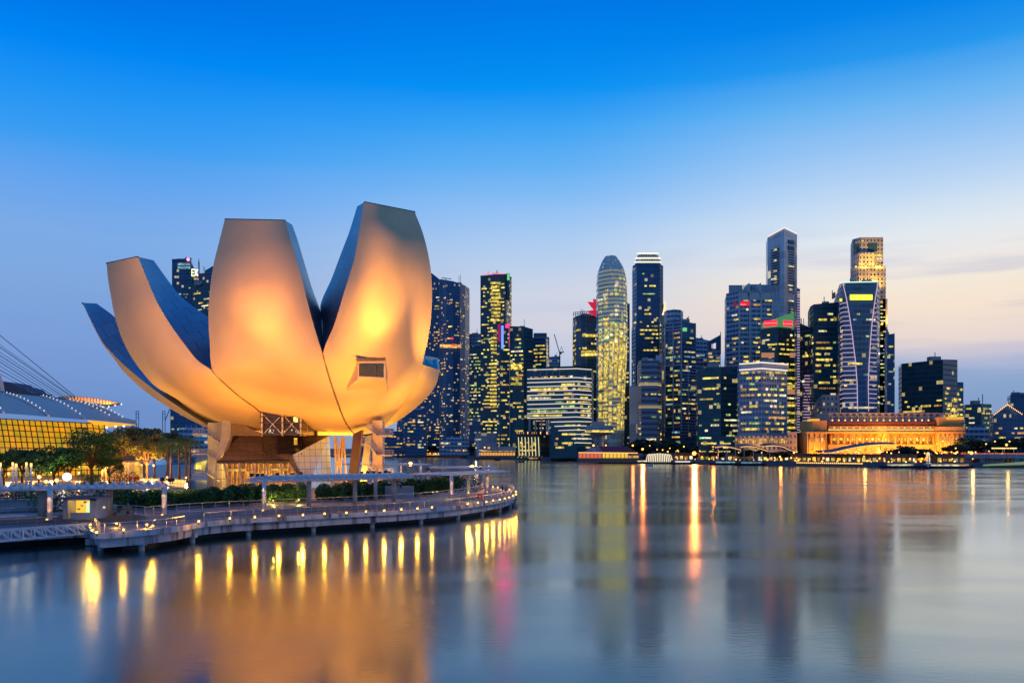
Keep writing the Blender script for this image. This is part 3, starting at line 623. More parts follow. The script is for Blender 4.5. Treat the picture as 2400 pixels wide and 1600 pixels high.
# ---- supports and stair towers
def slabpoly(name, pts, Y, th, m, par): return MB().poly([P(a, b, Y) for a, b in pts], th).build(name, m, par)
wl = thing('leaning_wall', GY(525, 172, 3.3), 'tall tapering beige concrete pier left of the pavilion roof', 'pier')
slabpoly('pier', [(519, 979), (541, 979), (541, 1020), (533, 1040), (524, 1062), (511, 1080), (505, 1088), (519, 1020)], 173.4, 1.6, m_conc, wl); slabpoly('wedge_wall', [(541, 979), (553, 985), (612, 1017), (612, 1021), (541, 1021)], 174.8, .8, m_brown, wl)
def stair_tower(px0, px1, ytop, ybase, Y, label, flights, m):
    t = thing('stair_tower', GY((px0 + px1) / 2, Y, 3.3), label, 'stair tower', 'stair towers under the petals')
    a, b = GY(px0, Y, 0), GY(px1, Y, 0)
    MB().prism([(a.x, Y), (b.x, Y), (b.x, Y + 3), (a.x, Y + 3)], 3.3, PZ(ytop, Y)).build('shaft', m, t)
    for (xa, ya, xb, yb) in flights:
        A, B = P(xa, ya, Y - 1), P(xb, yb, Y - 1); st_ = MB().bar(A, B, 1.5, .22)
        o_ = st_.build('flight', m_conc, t); r_ = MB()
        for y_ in (-.75, .75):
            for h_ in (.35, .7, 1.05): r_.bar(A + Vector((0, y_, h_)), B + Vector((0, y_, h_)), .04, .04)
            k = max(2, int((B - A).length / .45))
            for i in range(k + 1): p = A.lerp(B, i / k) + Vector((0, y_, 0)); r_.bar(p, p + Vector((0, 0, 1.05)), .03, .03)
        r_.build('handrail', m_rail, o_)
    return t
stair_tower(873, 896, 985, 1130, 166, 'slim concrete stair tower with zigzag open flights under the tall petal', [(862, 1002, 884, 1021), (884, 1021, 921, 1021), (848, 1041, 866, 1043), (866, 1043, 884, 1067), (884, 1067, 921, 1067), (850, 1086, 862, 1090), (862, 1090, 884, 1111), (884, 1111, 921, 1111)], mat('pale_pier', (.5, .4, .34), .7))
stair_tower(487, 520, 990, 1140, 178, 'concrete stair tower with landings left of the entrance pavilion', [(453, 1018, 487, 1018), (487, 1018, 519, 1037), (453, 1064, 487, 1064), (487, 1064, 516, 1083), (453, 1112, 487, 1112), (487, 1112, 512, 1128)], m_conc)
lg = thing('leaning_column', GY(830, 168, 3.3), 'thick dark steel column leaning under the seam of the two tall petals', 'column')
MB().poly([P(828, 1016, 167), P(848, 1007, 167), P(832, 1142, 167), P(813, 1142, 167)], 2.2).build('shaft', mat('dark_bronze', (.07, .035, .02), .45), lg)
lg = thing('leaning_column', GY(850, 176, 3.3), 'orange lit leaning column between the dark column and the stair tower', 'column')
MB().poly([P(856, 1022, 176), P(872, 1018, 176), P(857, 1136, 176), P(842, 1136, 176)], 2).build('shaft', m_conc, lg)
lg = thing('lattice_support', GY(796, 176, 3.3), 'cluster of slanting tubular legs lit orange right of the silver wall', 'support')
for (a, b) in ((787, 802), (801, 783), (804, 796), (806, 811), (784, 790)):
    MB().tube([P(a, 1024, 178), P(b, 1137, 176)], .2, 8).build('leg', m_skin, lg, True)
# ---- floodlights (banks on the canopy roof, lamps in the planting, some added beams)
WARM = (1, .46, .12)
def flood(px, Y, tgt, e, c=WARM, ang=75, lab='', z=3.6, soft=.6):
    p = GY(px, Y, z); t = thing('floodlight', Vector((p.x, p.y, z - .5)), lab, 'floodlight', 'floodlights washing the museum')
    d = (Vector(tgt) - p).normalized(); q = d.to_track_quat('Z', 'Y').to_matrix()
    MB().box(p - d * .08, (.44, .06, .24), M=(d.to_track_quat('Y', 'Z').to_matrix())).build('lens', E_warm, t); MB().box(p - d * .28, (.5, .35, .3), M=q).build('housing', m_dark, t); MB().bar(Vector((p.x, p.y, z - .6)), p - d * .2, .1, .1).build('bracket', m_dark, t)
    spot('beam', p + d * .05, tgt, c, e, ang, .9, soft, t); return t
def cY(px): return 116 + 18 * (px - 572) / 396 + .5
FL = []
for i, px in enumerate((848, 862, 876, 890, 904)):
    FL.append((px, cY(px), P((880, 850, 930, 945, 880)[i], (455, 720, 700, 470, 860)[i], 158), (50000, 17000, 23000, 64000, 22000)[i], (1, .41, .055), (36, 70, 66, 34, 50)[i], '%s floodlight from the left of five on the canopy roof below the tallest petal' % ordn(i + 1), 7.7))
for i, px in enumerate((590, 615, 650, 686, 704)):
    FL.append((px, cY(px), P((560, 570, 640, 650, 630)[i], (700, 485, 720, 495, 860)[i], 153), (28000, 66000, 18000, 66000, 20000)[i], (1, .36, .055), (66, 36, 70, 36, 50)[i], '%s floodlight from the left of five on the canopy roof below the middle petal' % ordn(i + 1), 7.7))
for i, (px, Y_) in enumerate(((900, 152), (800, 152), (700, 148), (620, 147), (545, 149))):
    FL.append((px, Y_, P((905, 830, 720, 620, 540)[i], 950, (172, 168, 166, 166, 166)[i]), (10000, 8500, 7000, 7000, 8000)[i], (1, .39, .04), 105, '%s ground floodlight from the right in the planting under the bowl' % ordn(i + 1), 3.9))
FL += [(604, cY(604), P(598, 492, 157), 100000, (1, .36, .08), 23, 'narrow beam floodlight on the canopy roof aimed at the top of the middle petal', 7.7), (912, cY(912), P(915, 455, 160), 115000, (1, .40, .08), 23, 'narrow beam floodlight on the canopy roof aimed at the top of the tallest petal', 7.7),  # added narrow beams brighten the petal tops
 (380, 108.5, P(290, 640, 168), 90000, (1, .40, .1), 30, 'narrow beam floodlight on the kiosk canopy aimed at the top of the leaning petal', 7.4)]
FL += [(398, 110.5, P(330, 760, 165), 85000, (1, .43, .07), 62, 'left floodlight of two at the right end of the kiosk canopy', 7.2), (404, 111.2, P(420, 900, 162), 22000, (1, .38, .07), 70, 'right floodlight of two at the right end of the kiosk canopy', 7.2),
 (345, 150, P(300, 860, 190), 20000, (1, .5, .04), 80, 'floodlight by the pond aimed at the low far left petal', 5.),
 (1125, 159.5, P(960, 500, 163), 110000, (1, .42, .07), 34, 'upper floodlight on the tip canopy aimed at the edge of the tallest petal', 7.8),  # added beam brightens the dim upper edge of the tallest petal
 (1003, 147.5, P(1000, 905, 176), 30000, (1, .48, .05), 60, 'floodlight on the tip canopy aimed at the stubby right petal', 7.8),
 (790, 181, P(805, 1005, 184), 14000, (1, .45, .04), 130, 'floodlight at the foot of the tubular legs', 4.), (862, 172, P(850, 1010, 186), 6500, (1, .45, .04), 130, 'floodlight at the foot of the stair tower', 4.),
 (738, 182, P(760, 1005, 184), 6000, (1, .45, .04), 130, 'floodlight on the pavilion roof by the vent box', 14.5)]
for a, b, c, e, col_, an, lb, z_ in FL: flood(a, b, c, e, col_, an, lb, z_, .4)
# bright floodlight on the far canopy that looks at the camera
t = thing('canopy_floodlight', GY(962, 233, 7.1), 'bright amber floodlight standing on the low far canopy', 'floodlight')
MB().sphere(P(962, 1087, 232), .55).build('lamp', E_amber, t, True); MB().tube([GY(962, 233, 6.8), GY(962, 232, 7)], .1).build('bracket', m_dark, t)
plight('glow_light', P(962, 1087, 231), (1, .6, .2), 9000, .5, t)
t = thing('canopy_floodlight', GY(1107, 196, 7.1), 'small amber floodlight on the canopy beyond the promontory tip', 'floodlight')
MB().sphere(P(1107, 1093, 195), .35).build('lamp', E_amber, t, True); MB().tube([GY(1107, 196, 6.8), GY(1107, 195, 7)], .1).build('bracket', m_dark, t)
plight('glow_light', P(1107, 1092, 194), (1, .6, .2), 2500, .4, t)
# ================================================================== shopping mall with curved roof (left edge)
sm = thing('waterfront_mall', GY(60, 262, 3.3), 'long mall with a grey curved shell roof over a gridded glowing glass front', 'mall')
ridge = [(-60, 910, 300), (0, 918, 296), (60, 925, 292), (110, 930, 288), (160, 938, 284), (200, 948, 280), (240, 962, 276), (280, 980, 272), (319, 994, 268)]
eave = [(-60, 965, 232), (0, 968, 234), (60, 972, 236), (120, 977, 240), (180, 982, 245), (215, 984, 250), (260, 988, 256), (290, 991, 262), (319, 995, 267)]
a, b = cat2(ridge, 50), cat2(eave, 50); rows = []
for p, q in zip(a, b):
    rr = []
    for k in range(11):
        s = k / 10; v = p.lerp(q, s); wv = W(v); wv.z += 1.2 * math.sin(math.pi * s) * (1 - abs(0)); rr.append(wv)
    rows.append(rr)
def roofm():
    m, t, b_ = newmat('shell_roof'); uv = N(t, 'ShaderNodeUVMap'); s = N(t, 'ShaderNodeSeparateXYZ'); t.links.new(uv.outputs[0], s.inputs[0])
    f = math_(t, 'LESS_THAN', math_(t, 'FRACT', math_(t, 'MULTIPLY', s.outputs[0], 16)), .2)
    t.links.new(mixc(t, f, (.72, .55, .43), (.42, .32, .25)), b_.inputs[0]); b_.inputs['Roughness'].default_value = .45; return m
MB().grid(rows).build('roof_shell', roofm(), sm, True)
MB().tube([r_[0] for r_ in rows], .35, 6).build('ridge_beam', m_brown, sm)
E_rib = emat('rib_light', (1, .9, .8), 1.)
rl = [((12, 923), (118, 975)), ((98, 930), (200, 982)), ((158, 940), (262, 985)), ((196, 948), (300, 989)), ((-60, 935), (12, 969))]
def roofpt(px, py):
    best = None
    for r_ in rows:
        for p in r_:
            x = p.x / p.y * F + 1200; y = HZ + (CH - p.z) / p.y * F; d = math.hypot(x - px, (y - py) * 2)
            if best is None or d < best[0]: best = (d, p)
    return best[1]
for (x0, y0), (x1, y1) in rl:
    rib = MB(); pp = [roofpt(x0 + (x1 - x0) * k / 8, y0 + (y1 - y0) * k / 8) + Vector((0, 0, .35)) for k in range(9)]
    A, B = pp[0], pp[-1]; pp = [A.lerp(B, k / 8) + Vector((0, 0, .9 * math.sin(math.pi * k / 8))) for k in range(9)]
    rib.tube(pp, .3, 6); ro_ = rib.build('roof_rib', m_white, sm)
    bl = MB()
    for k in range(1, 12): MB().sphere(A.lerp(B, k / 12) + Vector((0, -.2, .55 + .9 * math.sin(math.pi * k / 12))), .2, 6, 4).build('rib_light', E_rib, ro_)
# glowing grid facade: a curved glass vault standing on the ground
vt = []
for i in range(25):
    px = -80 + i * 13.5; s = i / 24; rr = []
    for k in range(11):
        q = k / 10; y_ = 236 + 10 * s - 3.5 * math.sin(q * 1.9) ; zt = PZ(973 + 12 * s, 240) - .4
        rr.append(GY(px + 0, y_ + 4 + 9 * s, 3.3 + (zt - 3.3) * (1 - q)) + Vector((1.8 * math.sin(q * 1.6) * 1, 0, 0)))
    vt.append(rr)
def glowm():
    m, t, b_ = newmat('glowing_glass'); co = N(t, 'ShaderNodeTexCoord'); n = N(t, 'ShaderNodeTexNoise'); mp_ = N(t, 'ShaderNodeMapping'); t.links.new(co.outputs['Object'], mp_.inputs[0]); mp_.inputs['Scale'].default_value = (.5, .5, .16)
    t.links.new(mp_.outputs[0], n.inputs[0]); n.inputs['Scale'].default_value = .9; n.inputs['Detail'].default_value = 3
    t.links.new(mixc(t, maprange(t, n.outputs[0], .4, .66), (1, .38, .012), (.7, .5, .03)), b_.inputs['Emission Color']); t.links.new(maprange(t, n.outputs[0], .25, .75, 1.05, .5), b_.inputs['Emission Strength'])
    b_.inputs[0].default_value = (.05, .04, .02, 1); b_.inputs['Roughness'].default_value = .1; return m
MB().grid(vt).build('glass_front', glowm(), sm, True)
mu = MB()
for r_ in vt: mu.tube([p + Vector((0, -.12, 0)) for p in r_], .15, 4)
for k in range(11): mu.tube([r_[k] + Vector((0, -.12, 0)) for r_ in vt], .12, 4)
mu.build('mullion_grid', m_dark, sm)
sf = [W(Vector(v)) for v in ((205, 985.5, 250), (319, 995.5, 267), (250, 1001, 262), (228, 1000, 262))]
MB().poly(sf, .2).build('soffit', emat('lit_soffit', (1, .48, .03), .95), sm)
for x, y in ((250, 1001), (271, 999), (290, 998)): MB().sphere(P(x, y, 259), .35, 8, 5).build('soffit_lamp', E_white, sm)
MB().box((GY(120, 262, 0).x, 262, 6.3), (52, 12, 6)).build('shop_row', mat('shop_wall', (.3, .2, .1), .7), sm)
for i in range(18):
    c_ = GY(-60 + i * 22, 255.6, 0)
    MB().box((c_.x, 255.85, 5.2), (2.1, .2, 2.8)).build('shop_window', [W_o, W_i, W_y, W_o][i % 4], sm)
wt = thing('lattice_canopy', P(210, 940, 300), 'curved orange lit lattice canopy rising behind the mall roof', 'canopy')
ta = cat2([(138, 930, 300), (170, 929, 300), (210, 932, 300), (250, 938, 300), (284, 946, 300)], 20); tb = cat2([(138, 934, 292), (175, 941, 290), (205, 946, 289), (238, 953.5, 288), (284, 947, 299)], 20)
mu = MB()
for p, q in zip(ta, tb): mu.bar(W(p), W(q) + Vector((0, 0, .0)), .25, .25)
for k in range(7): mu.tube([W(p.lerp(q, k / 6)) for p, q in zip(ta, tb)], .16, 4)
mu.build('lattice', mat('pale_lattice', (.7, .45, .2), .5), wt)
for k in (20, 18, 16, 14, 12): MB().sphere(W(tb[k]), .3, 8, 5).build('edge_lamp', E_white, wt)
area('under_light', W(Vector((225, 960, 296))), W(Vector((215, 935, 296))), (1, .45, .08), 3500, 16, 6, wt)
ms = thing('cable_mast', GY(-90, 300, 3.3), 'fan of thin stay cables over the mall roof with a white mast foot', 'cables')
for i, (y0, x1, y1) in enumerate(((776, 176, 929), (800, 172, 930), (806, 168, 930), (818, 160, 931), (826, 150, 930), (835, 140, 929), (842, 128, 929), (852, 118, 928), (862, 106, 927), (872, 96, 926))):
    A = P(-300, y0 - (y1 - y0) / (x1) * 300 * .9, 300); B = P(x1, y1, 292); MB().tube([A, B], .07 if i % 2 else .11, 4).build('stay_cable', m_dark, ms)
MB().tube([P(2, 918, 298), P(-4, 880, 298)], .9, 8).build('mast_foot', m_white, ms); MB().tube([P(8, 918, 298), P(3, 890, 298)], .4, 6).build('mast_foot', m_white, ms)
th = thing('dark_roof_stack', P(50, 905, 310), 'dark stepped theatre roof peeking above the ridge at the far left', 'roof')
MB().poly([P(6, 893, 310), P(28, 897, 310), (P(34, 902, 310)), P(58, 908, 310), P(66, 916, 310), P(75, 922, 310), P(8, 930, 310)], 12).build('roof', m_roof, th)
MB().poly([P(92, 928, 300), P(112, 924, 300), P(105, 931, 300), P(88, 933, 300)], 3).build('fin', m_dark, th)
# ================================================================== vegetation
def leaves(mb, c, rad, n, sz, hollow=.35):
    for i in range(n):
        while True:
            v = Vector((rnd.uniform(-1, 1), rnd.uniform(-1, 1), rnd.uniform(-1, 1))); l = v.length
            if hollow < l < 1: break
        p = Vector(c) + Vector((v.x * rad[0], v.y * rad[1], v.z * rad[2]))
        s = sz * rnd.uniform(.6, 1.3); a = Vector((rnd.gauss(0, 1), rnd.gauss(0, 1), rnd.gauss(0, .6))).normalized(); b_ = a.cross(Vector((rnd.gauss(0, 1), rnd.gauss(0, 1), rnd.gauss(0, 1)))).normalized()
        mb.add([p - a * s, p + b_ * s * .55, p + a * s, p - b_ * s * .55], [(0, 1, 2, 3)])
def tree_proto(h, wd, n, sz, lm, seed, flat=.35, trunkh=.35, ncl=12):
    rnd.seed(seed); t = thing('tree', (0, 0, 0), '', 'tree'); tk = MB(); cr = MB(); r0 = h * .022
    tk.tube([(0, 0, -.2), (.1, 0, h * trunkh * .6), (.0, .1, h * trunkh)], [r0 * 1.4, r0, r0 * .8], 8)
    for i in range(ncl):
        a = 2 * math.pi * i / ncl + rnd.uniform(-.4, .4); q = rnd.uniform(.25, .95) ** .7; hh = h * (trunkh + (1 - trunkh) * (rnd.uniform(.3, .95) if i % 3 else rnd.uniform(.75, 1)) * (1.05 - .35 * q))
        c_ = Vector((math.cos(a) * wd / 2 * q * .8, math.sin(a) * wd / 2 * q * .8, hh * .93))
        m_ = Vector((c_.x * .4, c_.y * .4, h * trunkh + (hh - h * trunkh) * .5))
        tk.tube([(0, .05, h * trunkh * .9), m_, c_], [r0 * .6, r0 * .35, r0 * .12], 5)
        rr = wd * rnd.uniform(.13, .22); leaves(cr, c_, (rr, rr, rr * rnd.uniform(.5, .75)), n // ncl, sz)
    cr.build('crown', lm, t); tk.build('trunk', m_bark, t); return t
protos = {}
protos['big'] = tree_proto(13.2, 12.5, 5200, .24, m_leaf, 5, ncl=22, trunkh=.26)
protos['mid'] = tree_proto(8.5, 9, 3200, .26, m_leaf, 6, ncl=15, trunkh=.25)
protos['olive'] = tree_proto(15, 11, 4200, .32, m_leaf2, 8, ncl=18, trunkh=.3)
protos['far'] = tree_proto(13, 14, 900, .9, m_leafd, 9, ncl=11, trunkh=.2)
protos['far2'] = tree_proto(12, 10, 800, .8, m_leafd, 19, ncl=9, trunkh=.3)
def palm_proto():
    rnd.seed(3); t = thing('palm_tree', (0, 0, 0), '', 'palm tree'); tk = MB(); cr = MB(); h = 9.5
    tk.tube([(0, 0, -.2), (.05, 0, 3), (.15, .1, h)], [.38, .28, .2], 8); top = Vector((.15, .1, h))
    for i in range(22):
        a = 2 * math.pi * i / 22 * 2.618; el = rnd.uniform(.1, 1.25); L_ = rnd.uniform(3.0, 4.0); pr = []
        for k in range(8):
            s = k / 7; r_ = L_ * s * math.cos(el * (1 - s * .3)); z_ = L_ * (s * math.sin(el) - 1.15 * s * s * (1.1 - el * .3)); pr.append(top + Vector((math.cos(a) * r_, math.sin(a) * r_, z_)))
        cr.tube(pr, [.05] * 8, 3); sd = Vector((-math.sin(a), math.cos(a), 0))
        for k in range(1, 8):
            for m_ in (0, .33, .66):
                c_ = pr[k - 1].lerp(pr[k], m_); w_ = .95 * math.sin(math.pi * min(1, (k - 1 + m_) / 7 * .85 + .12))
                for sg in (-1, 1):
                    tip = c_ + sd * sg * w_ + Vector((0, 0, -.45 * w_)) + (pr[k] - pr[k - 1]) * .5
                    cr.add([c_, c_ + (pr[k] - pr[k - 1]) * .16, tip], [(0, 1, 2)])
    cr.build('crown', m_leaf, t); tk.build('trunk', m_bark, t); return t
protos['palm'] = palm_proto(); used = set()
def put(kind, loc, label, group, s=1, rz=None):
    rz = rnd.uniform(0, 6.28) if rz is None else rz
    if kind not in used:
        used.add(kind); o_ = protos[kind]; o_.location = loc; o_.rotation_euler.z = rz; o_.scale = (s, s, s) if isinstance(s, (int, float)) else s; o_['label'] = label
    else: o_ = dup(protos[kind], loc, label, rz, s)
    o_['group'] = group; return o_
rnd.seed(21)
put('big', GY(214, 197, 3.2), 'large spreading green tree with a forked pale trunk standing before the mall glass', 'trees in front of the mall', 1.04, 1.2)
for i, (px, Y, s) in enumerate(((8, 188, .95), (52, 196, 1.05), (92, 186, .9), (128, 192, 1.1), (162, 190, .95), (256, 200, .8))):
    put('mid', GY(px, Y, 3.2), '%s dark bushy tree from the left between tall lamp posts and mall' % ordn(i + 1), 'trees in front of the mall', s)
for i, (px, Y, s) in enumerate(((262, 238, .88), (296, 236, .98), (330, 245, 1.12), (362, 242, 1.0), (392, 250, 1.0), (312, 262, 1.15), (345, 228, .8))):
    put('olive', GY(px, Y, 3.2), '%s olive tree from the left, lit orange from below behind the palms' % ordn(i + 1), 'trees lit orange from below', s)
for i, (px, Y, s) in enumerate(((393, 218, 1.0), (401, 226, .9), (436, 215, 1.02), (420, 224, .92), (445, 228, .95))):
    put('palm', GY(px, Y, 3.2), '%s of the royal palms by the pond, from the left' % ordn(i + 1), 'royal palms by the pond', s)
def bush(px, Y, rx, rz_, label, group='shrubs around the museum plaza', z=3.0, lm=None, n=700, nm='bush', sz=.17, fl=True):
    c_ = GY(px, Y, z); t = thing(nm, c_, label, 'bush' if nm == 'bush' else 'hedge', group); mb = MB(); fw = MB()
    k = max(2, int(rx * 1.1))
    for i in range(k):
        x = c_.x - rx + 2 * rx * (i + .5) / k; leaves(mb, (x, Y + rnd.uniform(-.5, .5), z + rz_ * .5 * rnd.uniform(.85, 1.1)), (1.3, 1.4, rz_ * .62 * rnd.uniform(.85, 1.15)), n // k, sz, .4)
    mb.build('foliage', lm or m_leaf, t)
    st = MB()
    for i in range(k): x = c_.x - rx + 2 * rx * (i + .5) / k; st.tube([(x, Y, z - .2), (x + .2, Y, z + rz_ * .6)], .08, 5)
    st.build('stems', m_bark, t)
    if fl:
        for i in range(int(rx * 9)): leaves(fw, (c_.x + rnd.uniform(-rx, rx), Y - 1.0, z + rz_ * .5), (.3, .3, rz_ * .55), 1, .07, 0)
        fw.build('blossoms', m_white, t)
    return t
# hedge segments follow the walkway
hc = resamp([Vector((p.x, p.y, 3.0)) for p in off_smooth(13.2, 3.0)], 1.0)
def hedgeY(px):
    b_ = min(hc, key=lambda p: abs(p.x / p.y * F + 1200 - px) + (1000 if p.y > 175 else 0)); return b_.y
segs = [(290, 22), (335, 24), (380, 24), (425, 24), (470, 24), (515, 25), (560, 24), (602, 22), (655, 22), (690, 18), (775, 28), (822, 24), (865, 24), (908, 22), (950, 22), (990, 20), (1030, 18), (1062, 14)]
for i, (px, hw) in enumerate(segs):
    Y = hedgeY(px) + 1.5; rx = hw * Y / F * 1.15
    bush(px, Y, rx, 2.3 if px < 560 else 2.6, 'white flowering hedge segment along the upper walkway, %s from the left' % ordn(i + 1), 'flowering hedge segments', 3.0, n=3200, nm='hedge', sz=.18)
for i, (px, Y, rx, h_, ml, n_, lab) in enumerate(((30, 118, 5.5, 2.2, m_leaf2, 1800, 'reddish green shrubs spilling over the planter wall at the far left'), (75, 121, 3.5, 3.0, m_leaf, 1200, 'dark shrub left of the kiosk pillars'), (185, 112, 6.0, 2.9, m_leaf, 1800, 'dark green shrub row behind the kiosk roof'),
      (205, 190, 1.7, 2.6, m_leaf, 500, 'clipped round bush left of the big tree trunk'), (226, 189, 1.5, 2.4, m_leaf, 500, 'clipped round bush right of the big tree trunk'), (290, 196, 3.4, 2.9, m_leaf, 800, 'oval clipped bush in front of the restaurant pavilion'), (245, 112, .8, 2.6, m_leaf, 400, 'narrow shrub between the kiosk and the thick column'),
      (985, 205, 8, 2.2, m_leaf, 1300, 'low shrubs under the low far canopy'), (1050, 190, 4.5, 2.6, m_leaf, 900, 'shrub beside the pillar of the far tip canopy'), (1085, 168, 3.0, 2.2, m_leaf, 800, 'lit shrub under the near tip canopy'), (895, 205, 4.5, 2.0, m_leaf2, 700, 'yellow lit shrubs right of the stair tower foot'))):
    bush(px, Y, rx, h_, lab, z=3.1, lm=ml, n=n_, fl=(i in (0, 2)))
pw = thing('planter_wall', GY(20, 115, 3), 'low concrete planter wall below the reddish shrubs at the far left', 'wall')
MB().box((GY(20, 115, 0).x, 114.6, 3.7), (13, .5, 1.4)).build('wall', m_conc, pw); MB().box((GY(20, 115, 0).x, 114.5, 4.44), (13.2, .8, .1)).build('coping', m_stain, pw)
# planting uplights
for i, (px, Y, z) in enumerate(((640, 130, 3.5), (700, 131, 3.5), (345, 120, 5.5), (560, 129, 4.), (1098, 150, 3.6), (893, 202, 5.))):
    t = thing('garden_lamp', GY(px, Y - 2.4, 3.1), 'low yellow garden light among the hedges, %s from the left' % ordn([3, 4, 1, 2, 6, 5][i]), 'lamp', 'garden lights')
    MB().tube([GY(px, Y - 2.4, 3.1), GY(px, Y - 2.4, z)], .05).build('stem', m_dark, t); MB().sphere(GY(px, Y - 2.4, z + .1), .1, 8, 5).build('bulb', E_warm, t); plight('glow_light', GY(px, Y - 2.5, z + .15), (1, .6, .1), 260, .12, t)
# tall white lamp posts
for i, (px, py) in enumerate(((1, 1084), (30, 1083), (38, 1086), (62, 1083), (73, 1085))):
    Y = 130 + (i % 2) * 3; c_ = GY(px, Y, 3.0); zt = PZ(py, Y); t = thing('lamp_post', c_, 'tall slim white lamp post with a glowing tip, %s from the left' % ordn(i + 1), 'lamp post', 'tall white lamp posts')
    MB().tube([c_, Vector((c_.x, Y, zt - .5))], [.16, .12], 10).build('post', m_white, t, True); MB().tube([Vector((c_.x, Y, zt - .5)), Vector((c_.x, Y, zt))], .15, 10).build('lantern', E_warm, t); MB().box((c_.x, Y, zt - 1.6), (1.0, .12, .06)).build('bracket', m_white, t)
    plight('glow_light', (c_.x, Y - .3, zt), (1, .75, .45), 30, .2, t)
gl = [(157, 1117, 185, .9, 'large white globe lamp left of the big tree', (1, .85, .5), 1300), (133, 1125, 180, .4, 'small amber globe lamp beside the big globe', (1, .6, .2), 500), (108, 1128, 178, .35, 'small amber lamp under the dark trees', (1, .55, .15), 500), (92, 1117, 182, .4, 'white globe among the dark trees at the left', (1, .9, .7), 300)]
for px, py, Y, r_, lb, c3, e in gl:
    t = thing('globe_lamp', GY(px, Y, 3.2), lb, 'lamp'); p = P(px, py, Y); MB().sphere(p, r_, 12, 8).build('globe', E_warm if r_ < .9 else E_white, t, True); MB().tube([GY(px, Y, 3.2), p], .07).build('post', m_dark, t); plight('glow_light', p + Vector((0, -r_ - .1, 0)), c3, e, .3, t)
for i, (px, Y, z, e) in enumerate(((20, 205, 5, 2600), (75, 210, 5, 2600), (120, 215, 5, 2600), (185, 212, 5, 2600), (245, 215, 6, 2000), (270, 226, 6.5, 3500), (300, 225, 6.5, 4500), (332, 226, 6.5, 4500), (360, 225, 6.5, 3800), (392, 210, 4, 900), (436, 208, 4, 900))):
    t = thing('tree_uplight', GY(px, Y, 3.2), 'warm lamp on a short post beneath the trees, %s from the left' % ordn(i + 1), 'lamp', 'warm lamps beneath the trees')
    MB().tube([GY(px, Y, 3.2), GY(px, Y, z)], .06).build('post', m_dark, t); MB().sphere(GY(px, Y, z + .2), .22, 8, 6).build('bulb', E_warm, t); plight('glow_light', GY(px, Y - .4, z + .3), (1, .42, .08), e, .3, t)
# restaurant pavilion
rs = thing('restaurant_pavilion', GY(285, 215, 3.3), 'low cream restaurant pavilion with a flat roof and lit terrace behind the oval bush', 'pavilion')
xa, xb = GY(238, 215, 0).x, GY(330, 215, 0).x; m_cream = mat('cream_wall', (.55, .42, .26), .7)
MB().box(((xa + GY(300, 215, 0).x) / 2, 218, 5.6), (GY(300, 215, 0).x - xa, 6, 4.4)).build('wall', m_cream, rs); MB().box(((GY(268, 215, 0).x + xb) / 2, 216, 7.9), (xb - GY(268, 215, 0).x, 9, .35)).build('roof', m_cream, rs)
MB().box((GY(296, 215, 0).x, 216, 8.6), (2.4, 2, 1.2)).build('roof_box', m_brown, rs)
for x in (300, 312, 328): MB().tube([GY(x, 212, 3.3), GY(x, 212, 7.7)], .12).build('column', m_white, rs)
MB().box((GY(314, 217, 0).x, 218.6, 5.4), (2.8, .3, 3)).build('lit_bar', W_i, rs)
for x in (303, 309, 318, 325): MB().box((GY(x, 213.5, 0).x, 213.5, 3.9), (.5, .5, .9)).build('stool', m_red, rs)
for x in (303, 320): plight('ceiling_light', GY(x, 213, 7.2), (1, .55, .15), 420, .2, rs)
for i, x in enumerate((244, 251, 258, 276, 284)): MB().box((GY(x, 214.9, 0).x, 214.93, 5.6), (.35, .12, 3)).build('lit_slot', W_o, rs)
cp_ = thing('crystal_pavilion', GY(470, 330, 2.6), 'small tilted glass pavilion with a lit corner beyond the palms', 'pavilion')
MB().poly([P(462, 1058, 300), P(486, 1048, 300), P(489, 1085, 300), P(480, 1110, 300), P(452, 1105, 300)], 10).build('glass_body', mat('crystal_glass', (.3, .42, .55), .15, spec=.9), cp_); MB().poly([P(458, 1085, 299), P(484, 1078, 299), P(478, 1102, 299), P(454, 1098, 299)], .5).build('lit_panel', W_y, cp_)
# lily pond with lit edge
pd_ = MB().prism([tuple(GY(a, b_, 0)[:2]) for a, b_ in ((392, 172), (505, 166), (510, 205), (480, 215), (400, 212))], 3.2, 3.34).build('pond_water', mat('pond', (.02, .05, .06), .06, spec=1.), None); pd_['kind'] = 'structure'
pe = thing('pond_edge_lights', GY(430, 200, 3.3), 'row of small glowing slots along the pond wall behind the palms', 'light row')
for i in range(12): MB().box(GY(398 + i * 3.3, 199 - i * .5, 3.75), (.16, .12, .75)).build('light_slot', E_warm, pe)
